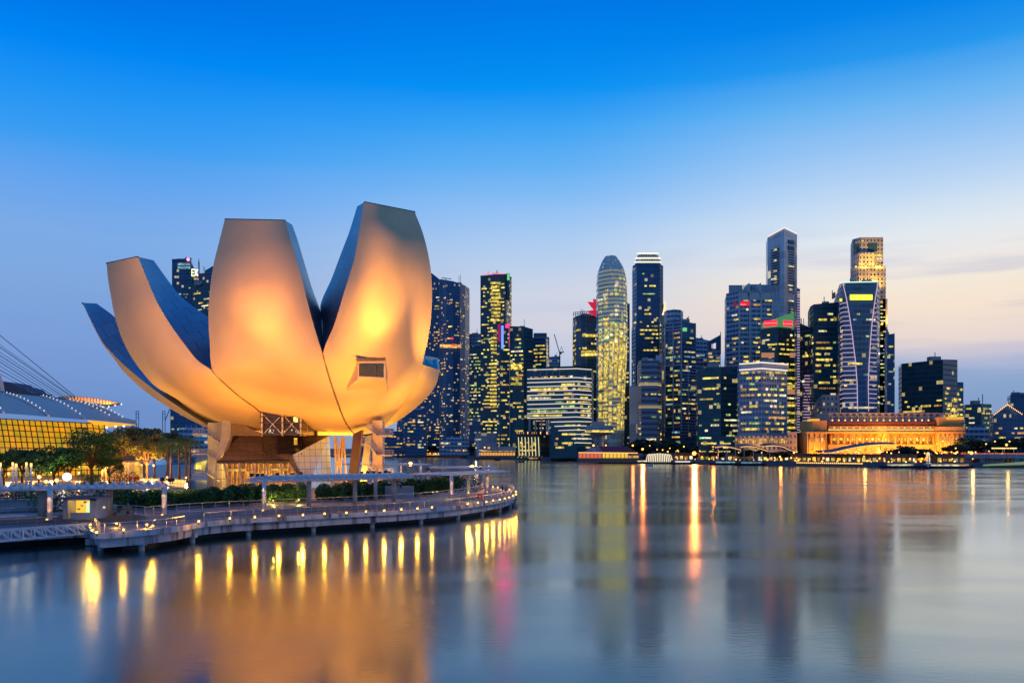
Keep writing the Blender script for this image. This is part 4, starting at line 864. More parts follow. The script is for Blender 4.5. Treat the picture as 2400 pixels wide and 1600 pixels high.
# people
def person(px, Y, z, h, label, shirt, pants, seated=False, rz=0, phase=.25):
    c_ = GY(px, Y, z); k = h / 1.72; t_ = thing('person', c_, label, 'person', None)
    me = bpy.data.meshes.new('body'); J = {}
    def v(n, x, y, z_, r_): J[n] = (len(J), Vector((x, y, z_)) * k, r_ * k)
    if not seated:
        v('pel', 0, 0, .93, .13); v('ches', 0, .01, 1.28, .15); v('neck', 0, 0, 1.47, .06); v('head', 0, -.01, 1.62, .10)
        for s, n in ((-1, 'l'), (1, 'r')):
            v('sh' + n, s * .18, 0, 1.40, .06); v('el' + n, s * .24, .03 * s, 1.13, .045); v('ha' + n, s * .25, -.08, .88, .035)
            v('hi' + n, s * .09, 0, .88, .10); v('kn' + n, s * .10, -phase * s * .4, .48, .065); v('an' + n, s * .10, phase * s, .07, .045); v('to' + n, s * .11, phase * s - .16, .04, .035)
    else:
        v('pel', 0, 0, .5, .14); v('ches', 0, .02, .85, .15); v('neck', 0, 0, 1.04, .06); v('head', 0, -.03, 1.19, .10)
        for s, n in ((-1, 'l'), (1, 'r')):
            v('sh' + n, s * .18, 0, .97, .06); v('el' + n, s * .24, -.05, .7, .045); v('ha' + n, s * .15, -.3, .6, .035)
            v('hi' + n, s * .1, -.08, .5, .09); v('kn' + n, s * .11, -.45, .5, .065); v('an' + n, s * .11, -.47, .1, .045); v('to' + n, s * .12, -.62, .05, .035)
    ed = [('pel', 'ches'), ('ches', 'neck'), ('neck', 'head')]
    for n in 'lr': ed += [('ches', 'sh' + n), ('sh' + n, 'el' + n), ('el' + n, 'ha' + n), ('pel', 'hi' + n), ('hi' + n, 'kn' + n), ('kn' + n, 'an' + n), ('an' + n, 'to' + n)]
    me.from_pydata([j[1] for j in J.values()], [(J[a_][0], J[b_][0]) for a_, b_ in ed], []); o_ = bpy.data.objects.new('body', me); C.objects.link(o_); o_.parent = t_
    sk = o_.modifiers.new('skin', 'SKIN'); o_.modifiers.new('sub', 'SUBSURF').levels = 1
    for n, j in J.items(): me.skin_vertices[0].data[j[0]].radius = (j[2], j[2])
    me.skin_vertices[0].data[0].use_root = True
    o_.modifiers['sub'].render_levels = 1; me.materials.append(m_skinp)
    # clothing: shirt and trousers as slightly larger shells round the same limbs
    tw = Vector(c_); mbs = MB(); f = lambda n, e=0: J[n][1] + tw
    mbs.tube([f('pel'), f('ches'), f('ches') + Vector((0, 0, .13 * k))], [.15 * k, .19 * k, .12 * k], 10)
    for n in 'lr': mbs.tube([f('sh' + n), f('el' + n)], [.085 * k, .065 * k], 8)
    mbs.build('shirt', shirt, t_, True); mbp = MB()
    for n in 'lr': mbp.tube([f('hi' + n) + Vector((0, 0, .06)), f('kn' + n), f('an' + n) + Vector((0, 0, .06))], [.125 * k, .085 * k, .065 * k], 8)
    mbp.build('trousers', pants, t_, True); MB().sphere(f('head') + Vector((0, .02, .035)), .115 * k, 10, 8).build('hair', m_dark, t_, True)
    t_.rotation_euler.z = rz; return t_
m_blue = mat('blue_cloth', (.05, .35, .5), .8); m_jean = mat('red_brown_cloth', (.25, .08, .05), .8); m_navy = mat('navy_cloth', (.03, .04, .09), .8); m_grey = mat('grey_cloth', (.3, .3, .32), .8)
person(268.5, 104.5, 3.0, 1.72, 'person in a blue shirt and reddish trousers standing right of the kiosk', m_blue, m_jean, rz=.4)
person(300, 107, 3.0, 1.66, 'person in a teal top standing by the high table near the hedge', m_blue, m_navy, rz=-1.2)
person(1178, 172, 2.2, 1.7, 'person in dark clothes at the railing near the promontory tip', m_navy, m_navy, rz=2)
person(1186, 176, 2.2, 1.65, 'second person in dark clothes right beside the first near the tip', m_grey, m_navy, rz=1)
person(936, 141.5, 4.6, 1.7, 'person in grey sitting on the low wall above the hedge', m_grey, m_navy, True, rz=.8)
lw = thing('low_wall', GY(936, 142, 3.0), 'low concrete seat wall behind the hedge where a person sits', 'wall')
MB().box(GY(936, 142.4, 4.0), (4.5, .8, 2.0)).build('wall', m_conc, lw)
ht = thing('high_table', GY(299, 105.8, 3), 'small timber high table with slim legs near the hedge', 'table'); q = GY(299, 105.8, 3); m_wood = mat('timber', (.5, .3, .12), .5)
MB().box(q + Vector((0, 0, 1.02)), (.9, .6, .06)).build('table_top', m_wood, ht)
for dx in (-.4, .4):
    for dy in (-.25, .25): MB().bar(q + Vector((dx, dy, 0)), q + Vector((dx, dy, 1)), .06, .06).build('leg', m_wood, ht)
lc = thing('deck_bench', G(388, 1226, 2.2), 'low steel and timber bench on the deck below the lit column', 'bench'); q = G(388, 1226, 2.2)
MB().box(q + Vector((0, 0, .45)), (1.8, .5, .07)).build('seat', m_wood, lc)
for dx in (-.8, .8): MB().box(q + Vector((dx, 0, .22)), (.07, .45, .42)).build('leg', m_rail, lc)
MB().bar(q + Vector((.7, .25, .45)), q + Vector((1.0, .5, 1.0)), .5, .05).build('backrest', m_wood, lc)
# ================================================================== towers across the bay
MATS = dict(
 navy=facade('navy_glass', (.022, .105, .20), (.05, .16, .28), 3, 4, .08, .3), dark=facade('black_green_glass', (.012, .085, .11), (.028, .11, .14), 3, 4, .1, .3),
 teal=facade('teal_glass', (.05, .18, .25), (.10, .24, .32), 3, 4, .1, .25), steel=facade('grey_blue_panels', (.05, .11, .18), (.48, .56, .66), 4, 4.2, .12, .5),
 slab=facade('banded_concrete', (.05, .08, .13), (.34, .34, .40), 60, 4.6, .02, .5), pale=facade('pale_grid', (.10, .15, .20), (.36, .42, .50), 2.4, 4, .3, .45),
 fine=facade('fine_grid', (.03, .11, .21), (.08, .18, .30), 2, 3.2, .2, .25), cream=facade('cream_punched', (.10, .08, .06), (.42, .37, .34), 3, 4, .55, .5),
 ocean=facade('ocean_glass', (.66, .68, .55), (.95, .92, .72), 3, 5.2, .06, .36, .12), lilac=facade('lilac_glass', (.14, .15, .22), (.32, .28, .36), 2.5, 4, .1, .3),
 granite=facade('granite_panels', (.55, .52, .52), (.62, .58, .57), 6, 8, .04, .04), gold=facade('punched_granite', (.06, .05, .05), (.52, .46, .40), 4.0, 5.0, .62, .55),
 skel=facade('scaffold_glass', (.03, .08, .12), (.12, .17, .22), 4, 4, .12, .1))
unit = {}
def unit_box(m):
    if m.name not in unit:
        me = bpy.data.meshes.new('window_pane'); h = .5
        me.from_pydata([(x, y, z) for z in (-h, h) for y in (-h, h) for x in (-h, h)], [], [(0, 2, 3, 1), (4, 5, 7, 6), (0, 1, 5, 4), (2, 6, 7, 3), (0, 4, 6, 2), (1, 3, 7, 5)]); me.materials.append(m); unit[m.name] = me
    return unit[m.name]
STY = dict(y=[W_y] * 6 + [W_w, W_g, W_o], g=[W_g, W_g, W_y, W_w], o=[W_o, W_o, W_w, W_y], w=[W_w, W_y, W_b, W_g], m=[W_y, W_g, W_w, W_o, W_b], Y=[W_y])
def lit(root, segs, z0, z1, p, sty='y', fl=4.0, bw=2.3, wh=.36, run=3.5, segp=None, loc0=None, cap=90, seed=0, rowbias=.5):
    """lit windows: runs of neighbouring bays on a storey, each run a pane of its own"""
    r_ = random.Random(sum(ord(c_) * (i_ + 3) for i_, c_ in enumerate(root['label'])) + seed); runs = []
    n = int((z1 - z0) / fl)
    for i in range(n):
        z = z0 + (i + .5) * fl; pr = 1.35 * p * r_.choice((.25, .7, 1, 1, 1.5, 2.0)) if rowbias else p
        for si, (a, b) in enumerate(segs):
            a = Vector((a[0], a[1], 0)); b = Vector((b[0], b[1], 0)); L_ = (b - a).length; d = (b - a).normalized(); m = int(L_ / bw - .3)
            if m < 1: continue
            q = pr * (segp[si] if segp else 1); j = 0; off = (L_ - m * bw) / 2
            while j < m:
                if r_.random() < q / run * 1.4:
                    k = min(m - j, 1 + int(r_.expovariate(1 / run))); runs.append((k, a + d * (off + (j + k / 2) * bw), k * bw * .9, z, d)); j += k + 1
                else: j += 1
    runs.sort(key=lambda t: -t[0]); st = MB(); wm = STY[sty]
    for i, (k, c, L_, z, d) in enumerate(runs):
        nrm = Vector((d.y, -d.x, 0)); nrm = nrm if nrm.y < 0 or abs(nrm.y) < .05 and nrm.x < 0 else -nrm; c = c + nrm * .12; h_ = fl * wh * r_.uniform(.75, 1.1)
        if i < cap:
            o_ = bpy.data.objects.new('lit_window', unit_box(wm[int(r_.random() * len(wm))])); C.objects.link(o_); o_.parent = root
            o_.location = Vector((c.x, c.y, z)) - root.location; o_.rotation_euler.z = math.atan2(d.y, d.x); o_.scale = (L_, .5, h_)
        else: st.box((c.x, c.y, z), (L_, .5, h_), rz=math.atan2(d.y, d.x))
    if st.v: o_ = st.build('lit_windows', wm[0], root); o_['kind'] = 'stuff'
def xy(px, Y): return ((px - 1200) / F * Y, Y)
def tower(label, front, top, m='navy', p=.25, sty='y', base=2.5, depth=30, name='office_tower', fl=4., bw=2.3, wh=.36, run=3.2, tops=None, segp=None, bot=None, grp=None, cap=90, ztop=.0, cat='tower', bandm=None, bandk=1, bandr=(0, 1), lz=(0, .97)):
    fp = [xy(a, b) for a, b in front]; mx = max(b for a, b in front) + depth
    bk = [(fp[-1][0] * 1.0 + (front[-1][0] - 1200) / F * (mx - front[-1][1]) * .8, mx), (fp[0][0] + (front[0][0] - 1200) / F * (mx - front[0][1]) * .8, mx)]
    Yr = min(b for a, b in front); zt = PZ(top, Yr); zb = base if bot is None else PZ(bot, Yr)
    cx = sum(q[0] for q in fp) / len(fp); t = thing(name, (cx, Yr, zb if bot is None else base), label, cat, grp)
    zs = zt if not tops else [PZ(y, b) for y, (a, b) in zip(tops, front)] + [PZ(tops[-1], front[-1][1]), PZ(tops[0], front[0][1])]
    MB().prism(fp + bk, zb, zs).build('facade', MATS[m], t)
    segs = list(zip(fp, fp[1:])); zmin = zt if not tops else min(zs)
    if p > 0: lit(t, segs, zb + 4 + (zmin - zb) * lz[0], zb + (zmin - zb) * lz[1], p, sty, fl, bw, wh, run, segp, cap=cap)
    if bandm:
        n = int((zmin - zb) / (fl * bandk)); mb = MB()
        for i in range(n + 1):
            z = zmin - i * fl * bandk
            if not (zb + (zmin - zb) * bandr[0] <= z <= zb + (zmin - zb) * bandr[1] + .1): continue
            for a, b in segs: mb.bar((a[0], a[1] - .4, z), (b[0], b[1] - .4, z), .5, .45)
        mb.build('floor_bands', bandm, t)
    rp = MB(); q = [Vector((a[0], a[1], 0)) for a in fp + bk]; cc = sum(q, Vector()) / len(q)
    if not tops and m != 'granite':
        rp.prism([tuple((cc + (v - cc) * .55)[:2]) for v in q], zt - .5, zt + 3.0); rp.build('plant_room', MATS['steel' if m != 'dark' else 'dark'], t)
    kk = random.Random(int(zt * 7 + Yr)); ztt = zt if not tops else min(zs); wtx = fp[-1][0] - fp[0][0]
    if zt - zb > 45 and m != 'granite':
        for q_ in range(kk.choice((1, 2, 2, 3))):
            x_ = fp[0][0] + wtx * kk.uniform(.2, .8); MB().bar((x_, Yr + 12, ztt - 1), (x_, Yr + 12, max(zt, ztt) + kk.uniform(4, 9)), .45, .45).build('roof_mast', m_dark, t)
        MB().box((fp[0][0] + wtx * kk.uniform(.3, .7), Yr + 12, ztt + 1.5), (wtx * .22, 6, 4.5)).build('roof_unit', m_conc, t)
        pp_ = MB()
        for a_, b_ in segs if not tops else []: pp_.bar((a_[0], a_[1] - .2, zt + .4), (b_[0], b_[1] - .2, zt + .4), .5, 1.2)
        if pp_.v: pp_.build('parapet', m_conc if m in ('steel', 'pale', 'slab') else MATS[m], t)
    return t, fp, segs, zt, Yr
def part(t, nm, mb, m): return mb.build(nm, m, t)
def line(a, b, w_=.6): return MB().bar(a, b, w_, w_)
SK = 'skyline towers across the bay'
# --- far left, seen through the petals
t, *_ = tower('dark blue slab tower seen between the two left petals', [(403, 1150), (448, 1150)], 609, 'navy', .05, 'w', grp=SK)
part(t, 'roof_hoist', MB().bar(P(434, 604, 1148), P(450, 606, 1148), 1, 1).bar(P(441, 604, 1148), P(441, 610, 1148), 1, 1), m_dark); part(t, 'aviation_light', MB().sphere(P(441, 608, 1147), 2.2, 8, 5), emat('pink_light', (1, .3, .5), 2))
for y in (619, 627): part(t, 'lit_floor', MB().box(P(431, y, 1149.5), (16, .6, 3)), W_b)
t, *_ = tower('slanted green black tower with a luminous sign seen between the left petals', [(448.5, 1160), (466, 1165)], 617, 'dark', .14, 'g', tops=[616, 650], grp=SK)
sgn = MB(); u_ = 1.15
for dx, pts_ in ((0, ((0, 0, 0, 8), (0, 8, 4, 8), (0, 4, 3, 4), (0, 0, 4, 0))), (5.3, ((0, 0, 0, 8), (0, 4, 3, 8), (0, 4, 3, 0)))):
    for a, b, c, d in pts_: sgn.bar(P(448.6, 646, 1158) + Vector((dx + a, 0, b)), P(448.6, 646, 1158) + Vector((dx + c, 0, d)), .6, 1.5)
part(t, 'luminous_sign', sgn, emat('sign_cream', (1, 1, .55), 1.8)); part(t, 'sign_edge', MB().poly([P(460.5, 638, 1158), P(464, 648, 1160), P(460.5, 648, 1158)], .5), E_red)
tower('dark tower with a rising slanted roof behind the middle petal', [(466, 1120), (505, 1110)], 630, 'navy', .12, 'w', tops=[642, 620], grp=SK)
tower('dark curved lower block left of the middle petal', [(449, 1080), (500, 1060)], 665, 'dark', .2, 'g', tops=[665, 663], grp=SK)
tower('dark blue unfinished looking block behind the palms', [(399, 820), (470, 820)], 955, 'navy', .1, 'w', grp=SK, tops=[955, 988])
tower('low long block with pale lit floor behind the palms', [(418, 700), (490, 700)], 1004, 'steel', .3, 'w', grp=SK)
# --- curved residential towers right of the museum
t, *_ = tower('dark residential slab with a slanted top touching the tallest petal', [(930, 1160), (965, 1130), (1012, 1120), (1031, 1118)], 640, 'fine', .10, 'o', tops=[640, 640, 640, 655], run=1.3, grp=SK, fl=3.6)
part(t, 'edge_fin', MB().bar(P(1031, 655, 1116), P(1031, 1048, 1116), 1.2, 1.2), m_conc)
t, *_ = tower('big curved residential tower with scattered amber windows', [(1031.5, 1112), (1046, 1098), (1062, 1092), (1078, 1096), (1090, 1106), (1100, 1122)], 656, 'fine', .07, 'o', tops=[654, 656, 659, 664, 669, 676], run=1.3, fl=3.6, grp=SK)
part(t, 'roof_gantry', MB().bar(P(1035, 651, 1100), P(1058, 653.5, 1100), .8, .8).bar(P(1045, 653, 1100), P(1045, 657, 1100), .8, .8), m_dark); part(t, 'lit_floor', MB().box(P(1056, 811, 1090), (26, .6, 4)), W_o)
for x in (1060, 1063): part(t, 'red_lamp', MB().sphere(P(x, 793 + (x - 1060) * 5, 1088), 1.5, 6, 4), E_red)
tower('short dark tower low behind the tip canopies with amber windows', [(948, 1020), (1000, 1020)], 962, 'navy', .3, 'o', grp=SK, run=1.5, fl=3.6)
tower('pale grey block with two orange windows behind the green lit block', [(1100, 1150), (1127, 1150)], 784, 'steel', .08, 'o', grp=SK)
tower('dark block with dense green yellow windows left of the tall yellow tower', [(1100, 1050), (1127, 1045)], 814, 'dark', .75, 'g', grp=SK, run=2)
# --- tall yellow window tower
t, fp, segs, zt, Yr = tower('tall dark tower with a bright central column of yellow floors and a red roof line', [(1126, 1000), (1185, 990), (1187, 992), (1199, 1010)], 644, 'dark', .42, 'y', grp=SK, run=3)
for i in range(34):
    if i in (11, 12, 14, 20, 21): continue
    part(t, 'lit_floor', MB().box(P(1161 + rnd.uniform(-2, 2), 663 + i * 8.6, 989), (11 + rnd.uniform(-2, 1), .6, 2.1)), W_y)
part(t, 'red_roof_line', line(P(1130, 641.5, 990), P(1184, 641.5, 990), .8), emat('rose_line', (1, .2, .35), 1.2)); part(t, 'green_sign', MB().box(P(1191.5, 649, 988), (2.6, .8, 7)), E_grn)
part(t, 'side_fin', MB().prism([xy(1187, 990), xy(1195, 992), xy(1195, 1000), xy(1187, 1000)], PZ(700, 990), PZ(640, 990)), MATS['dark'])
t, *_ = tower('dark tower with a vertical blue and pink LED strip', [(1164, 930), (1172, 925), (1196, 925)], 762, 'dark', .30, 'y', grp=SK, run=2)
part(t, 'blue_led_strip', MB().box(P(1177.5, 790, 924), (2.4, .8, 24)), E_blue); part(t, 'pink_led_panel', MB().box(P(1191, 764, 924), (6, .8, 4)), E_pink); spot('led_streak_helper', P(1186, 770, 920), Vector((-1.6, 70, 0)), (1, .04, .2), 2.6e4, 12, 1., 12, t); part(t, 'pink_led_strip', MB().box(P(1194, 788, 924), (1.2, .8, 22)), E_pink); part(t, 'led_glow_panel', MB().box(P(1170, 780, 923.6), (3, .6, 18)), emat('dim_pink', (.6, .02, .15), .5))  # added spot strengthens the LED's pink streak on the water
t, *_ = tower('dark block with a stepped flat roof and yellow floors next to the LED strip tower', [(1195, 905), (1228, 900), (1249, 905)], 764, 'dark', .3, 'y', grp=SK, tops=[764, 765, 771], segp=[1, .2])
for i, y in enumerate((856, 863, 886, 899)): part(t, 'lit_floor', MB().box(P(1210, y, 899), (11, .6, 2.6)), W_y)
part(t, 'corner_fin', MB().bar(P(1194.5, 764, 902), P(1194.5, 1040, 902), .7, .7), m_conc)
t, *_ = tower('squarish tower with an open frame crown and yellow windows', [(1249, 960), (1280, 955), (1287, 970)], 792, 'navy', .55, 'y', grp=SK, run=2.5)
part(t, 'crown_frame', MB().bar(P(1250, 791, 955), P(1286, 791, 955), 1.2, 1.2).bar(P(1286, 791, 955), P(1286, 840, 955), 1.2, 1.2).bar(P(1279, 791, 955), P(1279, 812, 955), 1, 1), m_conc); part(t, 'roof_cap', MB().box(P(1266, 787, 965), (14, 10, 5)), MATS['navy'])
tower('small distant grey block below the tower crane', [(1287, 1300), (1312, 1300)], 838, 'steel', .06, 'w', grp=SK, tops=[836, 834])
cr_t = thing('tower_crane', P(1312, 860, 1250), 'slim tower crane with a raised jib above the small distant block', 'crane')
part(cr_t, 'mast', MB().bar(P(1312, 862, 1250), P(1312, 824, 1250), 1.6, 1.6), m_dark); part(cr_t, 'jib', MB().bar(P(1311, 825, 1250), P(1299, 783, 1250), 1.1, 1.1), m_conc); part(cr_t, 'counter_jib', MB().bar(P(1310, 825, 1250), P(1322, 825, 1250), 2.4, 1.2), m_dark); part(cr_t, 'cab', MB().box(P(1314, 827, 1249), (3, 3, 3)), m_dark); part(cr_t, 'tie', MB().bar(P(1320, 824, 1250), P(1316, 812, 1250), .5, .5).bar(P(1311, 826, 1250), P(1316, 812, 1250), .5, .5), m_dark)
# --- hotel with white light bands
hb = thing('hotel_block', (xy(1300, 760)[0], 760, 2.5), 'broad dark hotel block wrapped in horizontal white light bands', 'hotel')
fpt = [xy(1234, 772), xy(1352, 758), xy(1386, 764), xy(1391, 790), xy(1234, 800)]
part(hb, 'upper_body', MB().prism(fpt, PZ(982, 760), PZ(861, 760)), MATS['dark']); part(hb, 'lower_body', MB().prism([xy(1291, 766), xy(1352, 758.5), xy(1386, 764.5), xy(1391, 790), xy(1291, 800)], 2.5, PZ(982, 760)), MATS['dark'])
part(hb, 'parapet', MB().prism([xy(1233, 773), xy(1352, 757), xy(1387, 763), xy(1387, 770), xy(1233, 780)], PZ(861, 760), PZ(858, 760)), m_dark)
for i, y in enumerate((866, 887, 896, 906, 916, 926, 936.5, 947, 957.5, 968, 979)):
    part(hb, 'light_band', MB().bar(P(1236, y + .6, 771), P(1352, y - 2.5, 757), .6, .55).bar(P(1352, y - 2.5, 757), P(1386, y, 763.5), .6, .55), E_line)
for y in (988, 998, 1008, 1018, 1028, 1038): part(hb, 'light_band', MB().bar(P(1291 + (y - 988) * .9, y + .5, 764), P(1352, y - 1, 757), .6, .55).bar(P(1352, y - 1, 757), P(1386, y, 763.5), .6, .55), E_line)
for x in (1241, 1255, 1269, 1283): part(hb, 'column', MB().bar(P(x, 980, 768), P(x, 1010, 768), 1.6, 1.6), m_conc)
for x in (1252, 1266, 1281, 1296, 1312, 1326, 1341, 1360, 1373): part(hb, 'sky_terrace_mullion', MB().bar(P(x, 866, 762), P(x, 886, 762), .5, .5), m_conc)
lit(hb, [(xy(1236, 771.5), xy(1352, 757.5)), (xy(1352, 757.5), xy(1386, 763.5))], PZ(978, 760), PZ(890, 760), .55, 'y', 3.75, 2.6, .4, 4, cap=100)
lit(hb, [(xy(1300, 765), xy(1352, 757.8)), (xy(1352, 757.8), xy(1386, 763.8))], 6, PZ(985, 760), .5, 'y', 3.75, 2.6, .4, 3, cap=20, seed=3)
lit(hb, [(xy(1240, 771.5), xy(1350, 757.5))], PZ(886, 760), PZ(870, 760), .5, 'o', 3.0, 2, .4, 1.3, cap=20, seed=5)
# --- round glass tower with red roof sculpture
t, *_ = tower('round glass tower with an open scaffold crown', [(1343, 870), (1350, 855), (1362, 848), (1378, 846), (1402, 850)], 740, 'skel', .22, 'y', grp=SK, fl=4.4)
cg = MB()
for i in range(9): x = 1344 + i * 5.2; cg.bar(P(x, 742, 846), P(x, 728 + abs(i - 5) * .8, 846), .6, .6)
for y in (731, 736): cg.bar(P(1344, y + 1, 850), P(1368, y - 1, 846), .5, .5).bar(P(1368, y - 1, 846), P(1390, y, 846), .5, .5)
part(t, 'crown_scaffold', cg, m_conc)
for y, a, b in ((824, 1362, 1401), (831, 1362, 1401), (786, 1365, 1398)): part(t, 'lit_floor', MB().bar(P(a, y, 844), P(b, y, 844), .6, 2.4), W_y)
rs_ = thing('roof_sculpture', P(1392, 735, 843), 'red angular winged sculpture on the roof of the round glass tower', 'sculpture'); E_r2 = emat('red_glow', (.8, .02, .06), .7)
part(rs_, 'wing', MB().poly([P(1377, 707, 842), P(1391, 708, 842), P(1394, 728, 842), P(1388, 722, 842)], 1), E_r2); part(rs_, 'blade', MB().poly([P(1390, 700, 841), P(1402, 702, 841), P(1402, 752, 841), P(1394, 735, 841)], 1), E_r2); part(rs_, 'tail', MB().poly([P(1375, 729, 841), P(1396, 725, 841), P(1400, 744, 841), P(1385, 735, 841)], 1), E_r2)
# --- bullet tower
bt = thing('bullet_tower', (xy(1435, 780)[0], 780, 2.5), 'tall rounded bullet shaped glass tower glowing yellow green on every floor', 'tower', SK)
prof = [(601, 1419, 1443), (606, 1415, 1447), (612, 1411.5, 1451), (620, 1408, 1456), (630, 1404.5, 1461), (640, 1402.5, 1464), (655, 1401.5, 1467), (690, 1401, 1469), (740, 1401, 1470), (830, 1401, 1469), (880, 1401, 1466), (950, 1401, 1463), (1014, 1401, 1462), (1064, 1401, 1462)]
rows = []
for py, xl, xr in prof:
    A, B = P(xl, py, 792), P(xr, py, 792); wd_ = B - A; rows.append([A + wd_ * s + Vector((0, -14 * yy * wd_.x / 25, 0)) for s, yy in ((1, -1.), (1, .05), (.93, .45), (.82, .75), (.66, .96), (.5, 1.0), (.34, .9), (.15, .6), (0, .15), (0, -1.))])
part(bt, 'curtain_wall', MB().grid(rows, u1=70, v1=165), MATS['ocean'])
MB().add([rows[0][k] for k in range(10)], [tuple(range(10))]).build('roof_cap', m_conc, bt)
fb = MB(); E_ocf = emat('floor_edge_glow', (.9, .7, .22), .55)
def rowat(py):
    for (a, *_a), (b, *_b), ra, rb_ in zip(prof, prof[1:], rows, rows[1:]):
        if a <= py <= b: s = (py - a) / (b - a); return [p.lerp(q, s) for p, q in zip(ra, rb_)]
    return rows[-1]
k = 0; y = 640.
while y < 1010:
    r_ = rowat(y)
    for i in range(1, 8):
        d = (r_[i + 1] - r_[i])
        fb.bar(r_[i] + Vector((0, -.5, 0)), r_[i + 1] + Vector((0, -.5, 0)), .5, .45)
    y += 9.4
rb_m = MB()
for k_ in range(1, 8): rb_m.tube([r_[k_] + Vector((0, -.3, 0)) for r_ in rows], .22, 4)
part(bt, 'ribs', rb_m, mat('rib_pale', (.85, .82, .68), .4))
part(bt, 'floor_edges', fb, emat('floor_edge', (.62, .60, .36), .55))
y = 658.; runs = 0; rr_ = random.Random(4); sm_ = MB()
while y < 1008:
    r_ = rowat(y); dens = min(.95, .08 + (y - 650) / 190)
    for i in range(1, 8):
        if rr_.random() < (dens if i not in (3, 4) else dens * 1.1) and (y < 890 or rr_.random() < .75):
            a, b = r_[i], r_[i + 1]; s0 = rr_.uniform(0, .35); s1 = rr_.uniform(.7, 1)
            mb = MB().bar(a.lerp(b, s0) + Vector((0, -.45, 0)), a.lerp(b, s1) + Vector((0, -.45, 0)), .4, 1.7)
            if runs < 100: part(bt, 'lit_window', mb, rr_.choice([W_y, W_y, W_w, W_g])); runs += 1
            else: sm_.add(mb.v, mb.f)
    y += 4.7 if y > 760 else 9.4
if sm_.v: o = part(bt, 'lit_windows', sm_, W_y); o['kind'] = 'stuff'
tower('narrow glass slab pressed against the right side of the bullet tower', [(1460, 830), (1476, 828)], 714, 'teal', .4, 'y', grp=SK, run=2)
# --- crowned tower
t, fp, segs, zt, Yr = tower('tall octagonal blue tower with a stepped white lit crown', [(1483, 905), (1492, 892), (1545, 892), (1554, 905)], 620, 'navy', .22, 'y', grp=SK, run=4, segp=[.2, 1, .5])
for (a, b, y0, y1) in ((1488, 1549, 620, 614), (1490, 1548, 614, 605), (1494, 1543, 605, 594)):
    part(t, 'crown_tier', MB().prism([xy(a, 900), xy(a + 6, 893), xy(b - 6, 893), xy(b, 900), xy(b, 930), xy(a, 930)], PZ(y0, 893), PZ(y1, 893)), MATS['pale']); part(t, 'crown_light', MB().bar(P(a + 5, y1, 892), P(b - 5, y1, 892), 1, 1).bar(P(a, y1 + .5, 899), P(a + 5, y1, 892), 1, 1).bar(P(b - 5, y1, 892), P(b, y1 + .5, 899), 1, 1), emat('crown_glow', (1, .9, .62), 1.4))
part(t, 'lower_wing', MB().prism([xy(1480, 905), xy(1490, 890), xy(1500, 890), xy(1500, 930), xy(1480, 930)], 2.5, PZ(764, 890)), MATS['navy']); part(t, 'pale_corner', MB().bar(P(1551, 624, 894), P(1551, 860, 894), 2.4, 2.4), m_conc)
t, *_ = tower('octagonal grey tower with horizontal concrete bands', [(1496, 740), (1503, 730), (1541, 730), (1550, 742)], 846, 'slab', .13, 'w', grp=SK, fl=4.6, bandm=mat('concrete_band', (.25, .25, .28), .7)); part(t, 'shoulder', MB().prism([xy(1537, 735), xy(1551, 735), xy(1551, 760), xy(1537, 760)], PZ(850, 735), PZ(832, 735)), MATS['granite'])
tower('plain narrow grey slab left of the banded octagonal tower', [(1476, 780), (1497, 775)], 903, 'granite', 0, grp=SK)
tower('dark low block between the bullet tower and the grey slab', [(1461, 800), (1480, 800)], 912, 'dark', .1, 'g', grp=SK)
# --- white-lit fluted tower
t, *_ = tower('slender fluted tower with pale lit ribs behind the grid tower', [(1547, 860), (1551, 852), (1556, 852), (1560, 860)], 728, 'cream', .3, 'w', grp=SK, tops=[740, 728, 728, 740], run=1, bw=2)
part(t, 'spire', MB().tube([P(1558, 728, 856), P(1558.5, 715, 856), P(1559, 703, 856)], [1.6, 1, .3], 8), emat('spire_glow', (1, .75, .35), 1.2)); part(t, 'rib', MB().bar(P(1552, 730, 851), P(1552, 1010, 851), .9, .9).bar(P(1556, 730, 851), P(1556, 1010, 851), .9, .9), m_skin)
# --- grid tower
t, fp, segs, zt, Yr = tower('blue tower with a pale structural grid and a set-back rounded top', [(1558, 770), (1597, 755), (1631, 765)], 755, 'navy', .42, 'm', grp=SK, run=3.5, tops=[757, 752, 758])
gd = MB()
for y in (757, 766, 773, 840, 856, 876, 900, 925, 950, 975, 1000): gd.bar(P(1558, y + 2, 769), P(1597, y - 2, 754), .8, .8)
for i in range(24): y = 856 + i * 7; gd.bar(P(1594, y, 754), P(1631, y + 1.5, 764), .6, .6)
for x, ya in ((1559, 757), (1597, 753), (1578, 755), (1613, 850), (1630, 757)): gd.bar(P(x, ya, 753 + abs(x - 1597) * .4), P(x, 1012, 753 + abs(x - 1597) * .4), .8, .8)
part(t, 'structural_grid', gd, mat('grid_white', (.42, .45, .55), .5)); part(t, 'rounded_top', MB().prism([xy(1555, 790), xy(1562, 778), xy(1580, 772), xy(1595, 775), xy(1601, 785), xy(1601, 800), xy(1555, 800)], PZ(758, 780), PZ(728, 780)), MATS['steel']); part(t, 'green_logo', MB().box(P(1605, 772, 752), (3.5, .6, 3)), E_grn); part(t, 'antenna', MB().bar(P(1611, 752, 770), P(1611, 744, 770), 2, .8), m_dark)
part(t, 'lit_glow', MB().bar(P(1553, 738, 790), P(1557, 727, 790), 1.2, 1.2), emat('warm_glow', (1, .8, .5), 1.5))
tower('pale blue block with slanted roof right of the grid tower', [(1631, 900), (1668, 905)], 795, 'steel', .08, 'w', grp=SK, tops=[791, 799])
t, *_ = tower('yellow lit block with a pointed triangular roof frame', [(1659, 880), (1689, 880)], 822, 'steel', .75, 'y', grp=SK, run=3)
